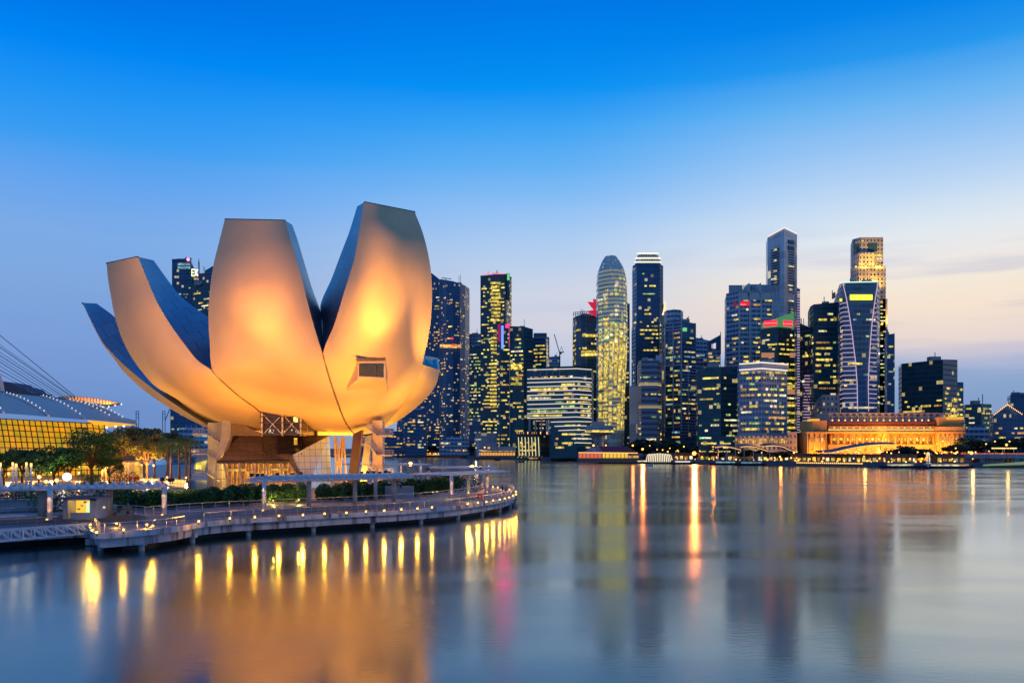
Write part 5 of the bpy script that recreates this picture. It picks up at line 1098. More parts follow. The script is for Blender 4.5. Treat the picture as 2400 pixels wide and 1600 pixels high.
part(t, 'roof_wing', MB().poly([P(1660, 800, 879), P(1689, 784, 879), P(1689, 820, 879), P(1680, 820, 879), P(1680, 802, 879), P(1668, 806, 879), P(1668, 822, 879), P(1660, 822, 879)], 4), MATS['navy']); part(t, 'roof_mast', MB().bar(P(1689, 778, 878), P(1689, 830, 878), .6, .6), m_dark)
tower('black glass block with sparse green yellow floors', [(1635, 690), (1690, 680), (1733, 690)], 860, 'dark', .34, 'g', grp=SK, tops=[862, 859, 858], run=4)
t = thing('sign_block', (xy(1690, 640)[0], 640, 2.5), 'low dark block carrying a luminous bank sign with a green logo', 'building'); part(t, 'facade', MB().prism([xy(1637, 640), xy(1718, 640), xy(1718, 655), xy(1637, 655)], 2.5, PZ(1022, 640)), MATS['dark']); lit(t, [(xy(1640, 640), xy(1715, 640))], 4, PZ(1026, 640), .7, 'Y', 3, 2, .4, 3)
def text(s, loc, size, m, par, nm='lettering', ext=.15, ax=1.):
    cu = bpy.data.curves.new(nm, 'FONT'); cu.body = s; cu.size = size; cu.extrude = ext; to = bpy.data.objects.new(nm, cu); C.objects.link(to); bpy.context.view_layer.update()
    me = bpy.data.meshes.new_from_object(to.evaluated_get(bpy.context.evaluated_depsgraph_get())); bpy.data.objects.remove(to)
    me.materials.clear(); me.materials.append(m); o_ = bpy.data.objects.new(nm, me); C.objects.link(o_); o_.parent = par; o_.location = Vector(loc) - par.location; o_.rotation_euler = (R(90), 0, 0); o_.scale = (ax, 1, 1); return o_
text('BNP PARIBAS', P(1644.5, 1027.5, 639.4), 1.55, emat('sign_light', (1, 1, .6), 2), t, ax=.75); part(t, 'green_logo', MB().box(P(1641.5, 1026, 639.4), (.9, .3, 1.3)), emat('logo_green', (.1, 1, .2), 1.5))
# --- stepped grey tower with red sign
t, fp, segs, zt, Yr = tower('stepped grey tower with roof fins and a red sign panel', [(1702, 815), (1733, 800), (1758, 800), (1784, 800), (1812, 802)], 684, 'steel', .3, 'y', grp=SK, fl=4.2, run=4, wh=.35, segp=[.4, 1, 1, .8])
for a, b, y in ((1708, 1757, 668), (1757, 1784, 666), (1784, 1804, 667), (1804, 1827, 670)):
    part(t, 'upper_step', MB().prism([xy(a, 812), xy(b, 812), xy(b, 840), xy(a, 840)], PZ(700 if a < 1800 else 840, 812), PZ(y, 812)), MATS['granite'])
for x, y in ((1757, 662), (1784, 662)): part(t, 'roof_fin', MB().poly([P(x - 6, 670, 799), P(x, y, 799), P(x, 705, 799), P(x - 1.5, 705, 799)], 20), MATS['granite'])
for x in (1733, 1758, 1784, 1811): part(t, 'pier', MB().bar(P(x, 684, 799), P(x, 1000, 799), 1.2, 1.4), MATS['granite'])
for x in (1746, 1771, 1797): part(t, 'blank_panel', MB().box(P(x, 694, 799.3), (8.2, .6, 6.5)), MATS['granite'])
part(t, 'red_sign', MB().box(P(1745, 711, 798.8), (9, .6, 4)), emat('red_panel', (.75, .01, .05), 1.1)); part(t, 'sign_script', MB().box(P(1742, 713.5, 798.3), (5, .4, .9)), emat('sign_hot', (1, .2, .1), 1.5)); part(t, 'red_sign', MB().box(P(1723, 713, 803), (2.5, .6, 4)), emat('red_panel2', (.4, .01, .06), .6))
# --- tallest granite tower
t, fp, segs, zt, Yr = tower('tallest grey granite tower with a sharp corner and white lit roof edge', [(1799, 960), (1838, 930), (1868, 955)], 535, 'granite', 0, grp=SK, tops=[556, 534, 548])
part(t, 'roof_light_line', MB().bar(P(1799, 555, 958), P(1838, 533.5, 929), .8, .8).bar(P(1838, 533.5, 929), P(1868, 548, 954), .8, .8), E_line)
nA = Vector(xy(1838, 929) + (0,)) - Vector(xy(1799, 959) + (0,)); nB = Vector(xy(1868, 954) + (0,)) - Vector(xy(1838, 929) + (0,))
wp = MB(); wq = MB()
for i in range(30):
    y = 584 + i * 6.2
    if i < 24: wp.bar(P(1807, y + 3, 951), P(1826, y - 1, 938.5), .8, 1.4)
    if i in (0, 1): wq.bar(P(1848, 566 + i * 14, 937), P(1861, 569 + i * 14, 948), .8, 4)
    if i not in (16, 17, 18): wq.bar(P(1848, y + 6, 937.5), P(1861, y + 8, 948), .8, 1.4)
part(t, 'window_slots', wp, MATS['dark']); part(t, 'window_slots', wq, MATS['dark'])
for i in range(16):
    y = 584 + rnd.randrange(24) * 6.2; part(t, 'lit_window', MB().bar(P(1808 + rnd.uniform(0, 4), y + 2.6, 950), P(1820, y + .6, 941.5), .9, 1.2), W_w)
for i in (3, 8, 9, 12): y = 590 + i * 9; part(t, 'lit_window', MB().bar(P(1849, y + 6, 937), P(1860, y + 8, 946.5), .9, 1.2), W_w)
# --- green & red sign tower
t, *_ = tower('dark glass tower with a lit green glass roof and two red sign panels', [(1785, 745), (1824, 735), (1862, 745)], 768, 'dark', .32, 'y', grp=SK, tops=[766, 764, 766], run=2.5, segp=[.6, 1])
gm = emat('green_crown', (.12, .42, .16), .55); part(t, 'green_crown', MB().prism([xy(1785, 744), xy(1824, 734), xy(1861, 744), xy(1861, 760), xy(1785, 760)], PZ(766, 734), [PZ(758, 744), PZ(745, 734), PZ(731, 744), PZ(731, 760), PZ(758, 760)]), gm)
part(t, 'red_sign', MB().add([P(1790, 752, 741.5), P(1821, 749, 733.5), P(1821, 763, 733.5), P(1790, 766, 741.5)], [(0, 3, 2, 1)]), E_red); part(t, 'red_sign', MB().add([P(1836, 750, 736.5), P(1857, 752, 742), P(1857, 766, 742), P(1836, 763, 736.5)], [(0, 3, 2, 1)]), E_red)
for a, b, y, Y1, Y2 in ((1790, 1821, 757.5, 741, 733), (1836, 1857, 758, 736, 741.5)): part(t, 'sign_stripe', MB().bar(P(a, y, Y1), P(b, y - (1 if a < 1800 else -1), Y2), .3, .5), emat('stripe', (1, .25, .25), 1.5))
for (a, b, y) in ((1785, 1862, 832), (1843, 1863, 918)): part(t, 'terrace_glow', MB().bar(P(a, y, 734), P(b, y, 744), .8, 4.), emat('peach_glow', (.6, .28, .15), .7))
for y in (867, 886, 905, 950, 968, 985, 1002): part(t, 'lit_floor', MB().bar(P(1846, y, 735), P(1863, y, 744), .6, 1.7), W_y)
# --- white topped front block
t, *_ = tower('pale gridded office block with two white light lines round its top', [(1733, 640), (1786, 628), (1845, 640)], 856, 'pale', .62, 'y', grp=SK, tops=[853, 848, 855], bw=2.2, run=2.2, wh=.38, cap=100)
for y, q in ((852, 0), (866, 1)): part(t, 'roof_light_line', MB().bar(P(1733, y + 1, 639), P(1786, y - 3, 627), .7, .9).bar(P(1786, y - 3, 627), P(1845, y + 2, 639), .7, .9), E_line)
t = thing('podium_building', (xy(1785, 600)[0], 600, 2.5), 'low warm lit stone podium in front of the pale gridded block', 'building'); part(t, 'facade', MB().prism([xy(1722, 600), xy(1852, 600), xy(1852, 615), xy(1722, 615)], 2.5, PZ(1021, 600)), MATS['cream'])
for i in range(22): part(t, 'lit_bay', MB().box(P(1726 + i * 5.6, 1033, 599.7), (.9, .4, 2.6)), W_o)
area('wash_light', GY(1787, 592, 6), P(1787, 1030, 600), (1, .5, .12), 5000, 34, .5, t); part(t, 'end_block', MB().prism([xy(1845, 602), xy(1868, 602), xy(1868, 620), xy(1845, 620)], 2.5, PZ(1012, 602)), MATS['cream'])
# --- purple dotted + lilac glass
t, *_ = tower('very slim tower edge with a ladder of lilac lights', [(1868, 700), (1875, 700)], 680, 'navy', 0, grp=SK)
for i in range(56): part(t, 'lilac_light', MB().box(P(1871.5, 684 + i * 6.2, 699.5), (1.9, .4, .5)), E_pl)
t, *_ = tower('lilac glass tower with diagonal braces and a slanted top', [(1874, 720), (1899, 712)], 765, 'lilac', .15, 'g', grp=SK, tops=[758, 768])
for a in ((1876, 792, 1899, 840), (1899, 840, 1874, 905), (1874, 890, 1899, 945)): part(t, 'brace', MB().bar(P(a[0], a[1], 711), P(a[2], a[3], 711), .6, .7), m_dark)
for i in range(20): part(t, 'lilac_light', MB().bar(P(1880 + rnd.uniform(0, 5), 880 + i * 7, 711), P(1898, 880 + i * 7, 711), .4, .45), E_pl)
tower('dark blue sloping roofed block behind the lilac glass tower', [(1874, 800), (1899, 800)], 757, 'navy', 0, grp=SK, tops=[757, 767])
tower('dark tower with bright yellow floors left of the yellow sign tower', [(1899, 705), (1907, 690), (1963, 690)], 712, 'dark', .55, 'y', grp=SK, tops=[718, 713, 708], run=2.6, segp=[.1, 1], fl=4.4, cap=80)
tower('narrow pale edge slab beside the yellow sign tower', [(1961, 700), (1970, 700)], 691, 'lilac', 0, grp=SK)
tower('white low block with small windows beside the domed hotel', [(1914, 660), (1927, 650), (1968, 650)], 926, 'cream', .08, 'w', grp=SK, tops=[940, 925, 925])
# --- stepped golden tower
t, fp, segs, zt, Yr = tower('stepped tall golden lit granite tower with many small square windows', [(1998, 1020), (2017, 1005), (2070, 1005)], 557, 'gold', .05, 'o', grp=SK, tops=[561, 556, 556], name='stepped_tower', bot=627)
for a, c, b, y0, y1 in ((1993, 2012, 2076, 1062, 623), (1990, 2010, 2080, 1062, 700)): part(t, 'lower_tier', MB().prism([xy(a, 1012), xy(c, 995), xy(b, 995), xy(b, 1040), xy(a, 1040)], 2.5, PZ(y1, 995)), MATS['gold'])
part(t, 'mid_tier', MB().prism([xy(1999, 1014), xy(2014, 1000), xy(2050, 1000), xy(2050, 1006), xy(1999, 1020)], PZ(625, 1000), PZ(592, 1000)), MATS['gold'])
part(t, 'sky_window', MB().box(P(2045, 580, 1004.6), (10, .6, 9)), MATS['dark']); part(t, 'sky_window', MB().box(P(2008, 583, 1009), (5, 3, 9)), MATS['dark'])
for x, y, e in ((2062, 624, 42000), (2030, 624, 36000), (2006, 626, 20000), (2056, 670, 40000), (2020, 668, 30000), (2068, 758, 40000), (2078, 756, 14000)):
    part(t, 'step_lamp', MB().box(P(x, y - 1, 991), (1.2, 1, .8)), E_amber); spot('wash_beam', P(x, y, 984), P(x, y - 28, 1004), (1, .55, .06), e * .8, 110, .9, 1, t)
lit(t, [(xy(2060, 995), xy(2079, 995))], PZ(950, 995), PZ(700, 995), .5, 'w', 4, 3, .4, 1.5)
# --- yellow sign tower
t, fp, segs, zt, Yr = tower('dark blue tower with a bright yellow sign and white curved light lines', [(1969, 662), (1975, 652), (2055, 652), (2062, 662)], 661, 'navy', .22, 'w', grp=SK, tops=[664, 662, 660, 668], run=4, lz=(0, .84), cap=80)
part(t, 'yellow_sign', MB().box(P(2018.5, 696.5, 651.4), (16.2, .6, 3.9)), E_yel); part(t, 'side_sign', MB().box(P(1970.5, 703, 655), (1.2, .8, 2)), E_yel)
E_mint = emat('mint_line', (.6, 1, .85), 1.3); part(t, 'roof_light_line', MB().bar(P(1970, 664, 655), P(1975, 661.5, 651.5), .5, .5).bar(P(1975, 661.5, 651.5), P(2056, 660, 651.5), .6, .6), E_mint)
cl_ = [(1975, 662), (1984, 700), (1991, 740), (1997, 780), (2002, 822), (2005, 845), (2009, 900), (2010, 963)]; cr2 = [(2058, 660), (2050, 710), (2045, 745), (2041, 790), (2037, 850), (2035, 900), (2036, 963)]
for c in (cl_, cr2): part(t, 'curved_light_line', MB().tube([P(a, b, 650.8) for a, b in c], .3, 4), E_pl)
def xat(c, y):
    for (a, b), (d, e) in zip(c, c[1:]):
        if b <= y <= e: return a + (d - a) * (y - b) / (e - b)
    return c[-1][0]
for i in range(24):
    y = 710 + i * 10.6; part(t, 'light_line', MB().bar(P(1976, y, 651.2), P(xat(cl_, y), y - 1, 650.9), .35, .4).bar(P(1969.5, y + 3, 661), P(1976, y, 651.2), .35, .4), E_pl); part(t, 'light_line', MB().bar(P(xat(cr2, y), y, 650.9), P(2055, y + 1, 651.2), .35, .4), E_pl)
tower('slim blue grey tower right of the golden tower', [(2079, 860), (2097, 860)], 786, 'navy', .12, 'g', grp=SK, tops=[784, 781])
t, *_ = tower('dark bulky block with a blank top and yellow lit lower floors', [(2113, 730), (2210, 700), (2244, 716)], 841, 'dark', .62, 'y', grp=SK, tops=[852, 842, 843], run=4, lz=(0, .66), cap=100)
part(t, 'side_wing', MB().prism([xy(2240, 720), xy(2258, 722), xy(2258, 745), xy(2240, 745)], 2.5, PZ(895, 720)), MATS['navy']); lit(t, [(xy(2212, 701), xy(2257, 722))], 8, PZ(905, 720), .4, 'y', 4, 3, .4, 2.5, cap=20, seed=8)
tower('low dark block with scattered pale windows right of the bulky block', [(2262, 760), (2300, 755), (2324, 765)], 946, 'dark', .4, 'w', grp=SK, run=1.5, tops=[948, 946, 947])
t, *_ = tower('hotel with a gabled roofline edged by warm lamps', [(2328, 640), (2361, 636), (2420, 640)], 948, 'fine', .28, 'o', grp=SK, tops=[972, 948, 985], run=1, name='gabled_hotel', fl=3.4)
for i in range(9): part(t, 'roof_lamp', MB().sphere(P(2330 + i * 3.9, 971 - i * 2.9, 635), .45, 6, 4), E_warm)
for i in range(9): part(t, 'roof_lamp', MB().sphere(P(2363 + i * 4, 949 + i * 2.6, 635), .45, 6, 4), E_warm)
tower('plain blue grey tower rising behind the gabled hotel', [(2368, 900), (2430, 900)], 926, 'navy', .0, grp=SK)
# --- filler low blocks behind the shore
for i, (a, b, y, Y, m, p, lb) in enumerate(((1114, 1165, 1014, 950, 'granite', .05, 'windowless beige low block behind the ferry terminal'), (1165, 1235, 985, 960, 'dark', .2, 'low dark block behind the timber striped pavilion'), (1387, 1402, 900, 860, 'dark', .4, 'thin dark slab between the light band hotel and the bullet tower'),
    (1551, 1560, 860, 800, 'granite', 0, 'thin grey slab left of the grid tower'), (2258, 2330, 1006, 700, 'steel', .2, 'low grey block behind the trees by the bridge'), (1030, 1100, 1030, 990, 'steel', .2, 'low block at the foot of the curved residential tower'), (1100, 1128, 985, 1000, 'navy', .1, 'dark podium under the green lit block'), (840, 945, 1010, 1050, 'navy', .3, 'low dark block seen under the petals'))):
    tower(lb, [(a, Y), (b, Y)], y, m, p, 'o', grp=SK, name='low_block', cat='building')
# ================================================================== waterfront
# domed-era hotel with floodlit colonnade
YH = 600
ht_ = thing('colonnaded_hotel', (xy(2080, YH)[0], YH, 2.6), 'long neoclassical hotel floodlit gold with a colonnade and red brown roof', 'hotel')
m_stone = mat('warm_stone', (.46, .30, .12), .8, var=.08, sc_=.1)
def hbox(x0, x1, y0, y1, d0, d1, m, nm): return MB().prism([xy(x0, YH + d0), xy(x1, YH + d0), (xy(x1, YH)[0], YH + d1), (xy(x0, YH)[0], YH + d1)], PZ(y1, YH), PZ(y0, YH)).build(nm, m, ht_)
hbox(1940, 2196, 1041, 1078, -2, 30, m_stone, 'podium'); hbox(1945, 2192, 1016, 1041, 3, 28, m_stone, 'inner_wall'); hbox(1938, 2196, 1011, 1016, -2.5, 28, m_stone, 'cornice')
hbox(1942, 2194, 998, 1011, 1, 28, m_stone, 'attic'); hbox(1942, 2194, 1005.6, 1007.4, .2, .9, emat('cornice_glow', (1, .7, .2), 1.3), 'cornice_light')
hbox(1938, 2196, 988, 997, 2, 26, mat('red_brown_tiles', (.12, .03, .03), .7), 'roof'); hbox(1942, 2212, 966, 987, 8, 24, mat('grey_upper_storey', (.35, .32, .34), .6), 'upper_storey')
hbox(1892, 1938, 1014, 1078, -4, 30, m_stone, 'end_pavilion'); hbox(2197, 2262, 1000, 1078, -5, 30, m_stone, 'end_pavilion'); hbox(1905, 1938, 985, 1014, 0, 26, m_stone, 'end_attic'); hbox(2200, 2258, 978, 1000, -1, 26, m_stone, 'end_attic')
hbox(1890, 1940, 1012, 1015.5, -4.8, 28, m_stone, 'cornice'); hbox(2195, 2264, 1012, 1016, -5.8, 28, m_stone, 'cornice')
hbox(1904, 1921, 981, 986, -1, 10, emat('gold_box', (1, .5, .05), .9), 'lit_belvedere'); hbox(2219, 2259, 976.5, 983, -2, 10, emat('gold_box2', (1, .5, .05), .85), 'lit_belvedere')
for i in range(17):
    x = 1948 + i * 15; MB().tube([P(x, 1041, YH - 1), P(x, 1016, YH - 1)], .65, 8).build('column', m_stone, ht_, True)
    MB().box(P(x + 7.5, 1029, YH + 2.6), (1.7, .4, 2.0)).build('window', W_y, ht_); MB().box(P(x + 7.5, 1001.5, YH + .6), (.6, .4, .6)).build('attic_lamp', E_warm, ht_)
    MB().box(P(x + 3, 981, YH + 7.4), (.8, .8, 3.4)).build('roof_pier', m_skin, ht_); MB().box(P(x + 3, 984.5, YH + 7), (.8, .5, .8)).build('pier_lamp', E_warm, ht_); MB().box(P(x + 9, 972, YH + 7.6), (2, .5, .9)).build('dormer_slot', m_dark, ht_)
    MB().box(P(x + 7.5, 1055, YH - 2.4), (1.6, .4, 3)).build('podium_window', [W_o, W_y, W_i][i % 3], ht_)
for i in range(6): MB().tube([P(2204 + i * 10.5, 1060, YH - 5.4), P(2204 + i * 10.5, 1017, YH - 5.4)], .6, 8).build('column', m_stone, ht_, True)
for i in range(5): MB().box(P(2210 + i * 10.4, 1030, YH - 5.2), (1.4, .3, 2.4)).build('window', W_o, ht_)
for x, wd_, e in ((2010, 30, 12000), (2070, 30, 12000), (2130, 30, 12000), (2180, 26, 9000), (2230, 20, 8000), (1915, 14, 6000)):
    area('wash_light', GY(x, YH - 13, 5), P(x, 1022, YH), (1, .34, .025), e * 1.9, wd_, .6, ht_)
for i in range(4): MB().tube([P(1897 + i * 12, 1062, YH - 4.4), P(1897 + i * 12, 1018, YH - 4.4)], .6, 8).build('column', m_stone, ht_, True)
for i in range(3): MB().box(P(1903 + i * 12, 1030, YH - 4.2), (1.4, .3, 2.6)).build('window', W_o, ht_); MB().box(P(1903 + i * 12, 1050, YH - 4.2), (1.4, .3, 2.6)).build('window', W_i, ht_)
area('colonnade_light', P(2070, 1040, YH + 1.6), P(2070, 1018, YH + 2.6), (1, .36, .03), 6500, 70, .5, ht_); area('attic_light', P(2070, 1010.5, YH - 1.5), P(2070, 1000, YH + 1), (1, .5, .08), 5000, 70, .4, ht_)
# pavilion with slanted warm strips on the water
def stand(px, Y=None, z=2.6): return GY(px, (Y or shoreY(px)) , z)
tp = thing('timber_pavilion', (xy(1238, 845)[0], 845, 0), 'dark glass pavilion on the water with slanted warm light strips and a roof terrace', 'pavilion'); YP = 836
MB().prism([xy(1211, YP), xy(1267, YP), xy(1288, YP + 12), xy(1288, YP + 25), xy(1211, YP + 25)], .3, PZ(1021, YP)).build('glass_body', MATS['dark'], tp)
MB().prism([xy(1208, YP - 2), xy(1270, YP - 2), xy(1330, YP + 14), xy(1330, YP + 28), xy(1208, YP + 28)], PZ(1021, YP), PZ(1018, YP)).build('roof_deck', m_roof, tp)
for i in range(7): MB().bar(P(1215 + i * 7.8, 1024, YP - .5), P(1217 + i * 7.8, 1068, YP - .5), .5, .5).build('light_strip', emat('strip', (1, .8, .35), 1.3), tp)
rr_ = random.Random(5)
for i in range(26): MB().box(P(1217 + (i % 6) * 7.8 + 4, 1028 + (i // 6) * 9, YP - .3), (1.8, .3, 1.6)).build('lit_window', rr_.choice([W_o, W_y, W_g]), tp) if rr_.random() < .6 else None
for i in range(22): MB().box(P(1212 + i * 5, 1014, YP + 2 + i * .6), (.8, .4, 2)).build('terrace_light', rr_.choice([E_warm, W_o, m_red, W_o]), tp)
for i in range(8): MB().box(P(1214 + i * 8, 1071, YP - 1), (.5, .4, 1.4)).build('jetty_light', W_y, tp)
dv = thing('strip_lit_building', (xy(1312, 800)[0], 800, .5), 'brown building with thin vertical light strips above a glowing arcade', 'building'); YP = 790
MB().prism([xy(1289, YP), xy(1332, YP), xy(1350, YP + 8), xy(1350, YP + 25), xy(1289, YP + 25)], .5, PZ(1022, YP)).build('body', m_brown, dv)
for i in range(7): MB().bar(P(1293.5 + i * 5.7, 1045, YP - .5), P(1294.5 + i * 5.7, 1024, YP - .5), .45, .45).build('light_strip', E_white, dv)
MB().box(P(1311, 1058, YP - .3), (14.5, .3, 5.5)).build('arcade_glow', emat('arcade', (1, .42, .06), .9), dv)
for i in range(5): MB().bar(P(1293 + i * 9, 1050, YP - .8), P(1293 + i * 9, 1070, YP - .8), .8, .8).build('arcade_column', m_stone, dv)
# ferry terminal
ft = thing('pier_terminal', (xy(1165, 890)[0], 890, .6), 'long low terminal on the water with a glowing arcade and grey roof', 'terminal'); YP = 880
MB().prism([xy(1112, YP), xy(1208, YP), xy(1208, YP + 14), xy(1112, YP + 14)], .6, PZ(1056, YP)).build('body', m_brown, ft); MB().prism([xy(1148, YP + 2), xy(1208, YP + 2), xy(1208, YP + 14), xy(1142, YP + 14)], PZ(1056, YP), PZ(1046, YP)).build('roof', MATS['granite'], ft)
MB().box(P(1165, 1063.5, YP - .3), (36, .3, 2.8)).build('arcade_glow', emat('terminal_glow', (1, .45, .1), .85), ft); MB().box(P(1168, 1057, YP - .3), (34, .3, .8)).build('upper_glow', W_o, ft)
for i in range(13): MB().bar(P(1126 + i * 6.8, 1060, YP - .7), P(1126 + i * 6.8, 1071, YP - .7), .5, .5).build('column', m_skin, ft)
ct = thing('signal_tower', (xy(1120, 872)[0], 872, .6), 'small white control tower with an octagonal lit cabin beside the terminal', 'tower'); MB().bar(P(1120, 1034, 872), P(1120, 1070, 872), 2.6, 2.6).build('shaft', m_white, ct); MB().tube([P(1120, 1033, 872), P(1120, 1027, 872)], [2.6, 3.2], 8).build('cabin', m_white, ct); MB().tube([P(1120, 1030.5, 872), P(1120, 1028.5, 872)], 3.25, 8).build('cabin_windows', W_w, ct); MB().tube([P(1120, 1027, 872), P(1120, 1026, 872)], 3.5, 8).build('roof', m_white, ct)
# lookout tower with round deck
lt = thing('disc_tower', (xy(1404, 700)[0], 700, 2.6), 'round viewing restaurant on two legs with yellow ring windows', 'tower'); c0 = xy(1405, 700)
MB().tube([(c0[0], c0[1], PZ(1021, 700)), (c0[0], c0[1], PZ(1016, 700)), (c0[0], c0[1], PZ(1011, 700)), (c0[0], c0[1], PZ(1003, 700)), (c0[0], c0[1], PZ(997, 700))], [4, 9.5, 11, 11, 10], 24).build('disc', m_conc, lt); MB().tube([(c0[0], c0[1], PZ(1013, 700)), (c0[0], c0[1], PZ(1008.5, 700))], 11.2, 24).build('ring_window', W_y, lt)
MB().box((c0[0] - 1, 698, PZ(992, 700)), (8.8, 8, 3)).build('lift_housing', mat('peach_box', (.75, .45, .35), .6), lt)
for x, w_ in ((1396, 2.2), (1409, 4)): MB().bar(P(x, 1020, 700), P(x, 1062, 700), w_, w_).build('leg', m_conc, lt)
for i in range(9): MB().box(P(1413, 1023 + i * 4, 697.6), (.6, .3, .6)).build('leg_lamp', W_o, lt)
# red roofed pier
cpi = thing('red_roofed_pier', (xy(1425, 660)[0], 655, .6), 'pier building with a long red roof a blue hipped pavilion and glowing arcade', 'pier'); YP = 645
MB().prism([xy(1354, YP), xy(1495, YP), xy(1495, YP + 14), xy(1354, YP + 14)], .6, PZ(1060, YP)).build('body', m_brown, cpi)
MB().add([P(1412, 1058, YP - 1), P(1492, 1058, YP - 1), P(1470, 1046, YP + 6), P(1404, 1046, YP + 6), P(1412, 1058, YP + 14), P(1492, 1058, YP + 14)], [(0, 1, 2, 3), (3, 2, 5, 4), (1, 5, 2), (0, 3, 4)]).build('red_roof', mat('red_tiles', (.28, .03, .05), .7), cpi)
MB().add([P(1366, 1059, YP - 2), P(1414, 1059, YP - 2), P(1414, 1059, YP + 12), P(1366, 1059, YP + 12), P(1391, 1045, YP + 5)], [(0, 1, 4), (1, 2, 4), (2, 3, 4), (3, 0, 4)]).build('blue_roof', mat('blue_slate', (.14, .18, .3), .6), cpi)
MB().box(P(1384, 1067, YP - .3), (17, .3, 3.6)).build('red_glow', emat('red_arcade', (.9, .18, .08), .8), cpi); MB().box(P(1442, 1067, YP - .3), (18, .3, 3.4)).build('yellow_glow', emat('gold_arcade', (1, .6, .05), .95), cpi); MB().box(P(1482, 1070, YP - .3), (9, .3, 1.6)).build('orange_glow', W_o, cpi); MB().bar(P(1356, 1060, YP - 1), P(1495, 1061, YP - 1), .35, .35).build('eave_light', E_warm, cpi)
for i in range(16): MB().bar(P(1356 + i * 9, 1061, YP - .8), P(1356 + i * 9, 1074, YP - .8), .45, .45).build('column', m_skin, cpi)
MB().sphere(P(1391, 1043.5, YP), .7, 8, 6).build('finial_lamp', E_or, cpi)
# striped dome
sd_ = thing('striped_dome', (xy(1545, 640)[0], 632, .5), 'low dome pavilion on the water ribbed with cream light strips', 'pavilion'); YP = 630
for i in range(15):
    s = i / 14 * 2 - 1; pts_ = []
    for k in range(7):
        q = k / 6; pts_.append(P(1545 + s * (30 - 6 * q * q) * 1., 1082 - 20 * math.sin(q * 1.5) * (1 - .12 * abs(s)), YP + 8 * (1 - math.sqrt(max(0, 1 - s * s))) + q * q * 3))
    MB().tube(pts_, .28, 5).build('lit_rib', emat('cream_rib', (1, .88, .6), 1.2), sd_)
rows = []
for k in range(7):
    q = k / 6; rows.append([P(1545 + s * (30 - 6 * q * q), 1082 - 20 * math.sin(q * 1.5) * (1 - .12 * abs(s)), YP + .6 + 8 * (1 - math.sqrt(max(0, 1 - s * s))) + q * q * 3) for s in [j / 10 - 1 for j in range(21)]])
MB().grid(rows).build('dome_skin', m_brown, sd_, True)
# wave roofs
def wave(pts_, Y, label, glow=True):
    t = thing('wave_roof', P(pts_[0][0], 1070, Y), label, 'canopy', 'curved wave roofs on the waterfront'); pc = cat2([(a, b, Y) for a, b in pts_], 24)
    rows = [[W(v) + Vector((0, dy, (th if dy else 0) + .0)) for dy, th in ((0, 0), (3, .9), (8, 1.3), (14, .4))] for v in pc]; MB().grid(rows).build('roof_sheet', m_roof, t, True)
    MB().grid([[p + Vector((0, 0, -.35)) for p in r_] for r_ in rows]).build('underside', m_conc, t, True)
    if glow: MB().tube([r_[0] + Vector((0, -.1, -.3)) for r_ in rows], .2, 4).build('edge_light', emat('eave_glow', (1, .55, .2), 1.3), t)
    for k in (4, 12, 20): MB().bar(rows[k][1], Vector((rows[k][1].x, rows[k][1].y, 2.8)), .3, .3).build('post', m_white, t)
wave([(1676, 1047.5), (1690, 1045), (1706, 1046), (1722, 1049), (1736, 1053)], 575, 'first blue grey wave roof from the left on the far waterfront'); wave([(1736, 1046), (1752, 1044.5), (1768, 1046), (1785, 1051), (1800, 1056)], 572, 'second blue grey wave roof from the left on the far waterfront')
wave([(1795, 1044), (1815, 1043), (1835, 1046), (1850, 1053), (1866, 1058)], 568, 'third wave roof with a drooping right end'); wave([(1925, 1060), (1950, 1059), (1980, 1052), (2010, 1046), (2040, 1042), (2075, 1040), (2098, 1041)], 552, 'long rising wave roof edged with a gold light line')
# lit restaurants along the quay
rr_ = random.Random(77)
def resto(a, b, k, lb):
    Y = shoreY((a + b) / 2) + 12; t = thing('waterfront_restaurant', GY((a + b) / 2, Y, 2.6), lb, 'restaurant', 'low restaurants along the quay')
    xa, xb = xy(a, Y)[0], xy(b, Y)[0]; MB().box(((xa + xb) / 2, Y + 4, 5.0), (xb - xa, 8, 4.8)).build('body', m_brown, t); MB().box(((xa + xb) / 2, Y + 2.5, 7.5), (xb - xa + 2, 12, .3)).build('flat_roof', m_roof, t)
    n = max(3, int((xb - xa) / 3))
    for i in range(n): MB().box((xa + (i + .5) * (xb - xa) / n, Y - .1, 4.3), ((xb - xa) / n * .6, .3, 2.4 * rr_.uniform(.5, 1))).build('lit_opening', rr_.choice([W_o, W_y, W_i, W_o, W_w]), t)
    for i in range(14):
        x_ = rr_.uniform(xa - 4, xb + 4); z_ = rr_.choice((3.2, 3.6, 8.2, 8.8, 5)); MB().sphere((x_, Y - rr_.uniform(1, 7), z_), rr_.uniform(.28, .5), 6, 4).build('lantern', rr_.choice([E_warm, E_amber, E_or, E_warm, E_white]), t)
for i, (a, b) in enumerate(((1000, 1090), (1580, 1625), (1640, 1700), (1705, 1770), (1775, 1850), (1856, 1925), (1932, 2000), (2006, 2080), (2088, 2150), (2195, 2260))):
    resto(a, b, i, 'low glowing restaurant on the far quay, %s from the left' % ordn(i + 1))
# expressway line on the left far shore
ex = thing('waterfront_rail', GY(1000, 1095, 2.6), 'long orange lit balustrade on the far shore left of the terminal', 'balustrade'); MB().bar(GY(780, 1099, 3.1), GY(1085, 1048, 3.1), .5, .5).build('lit_rail', emat('lit_rail', (1, .45, .15), .9), ex)
for i in range(20): q = GY(785 + i * 15, 1098 - i * 2.5, 2.6); MB().bar(q, q + Vector((0, 0, .8)), .4, .4).build('post', m_conc, ex)
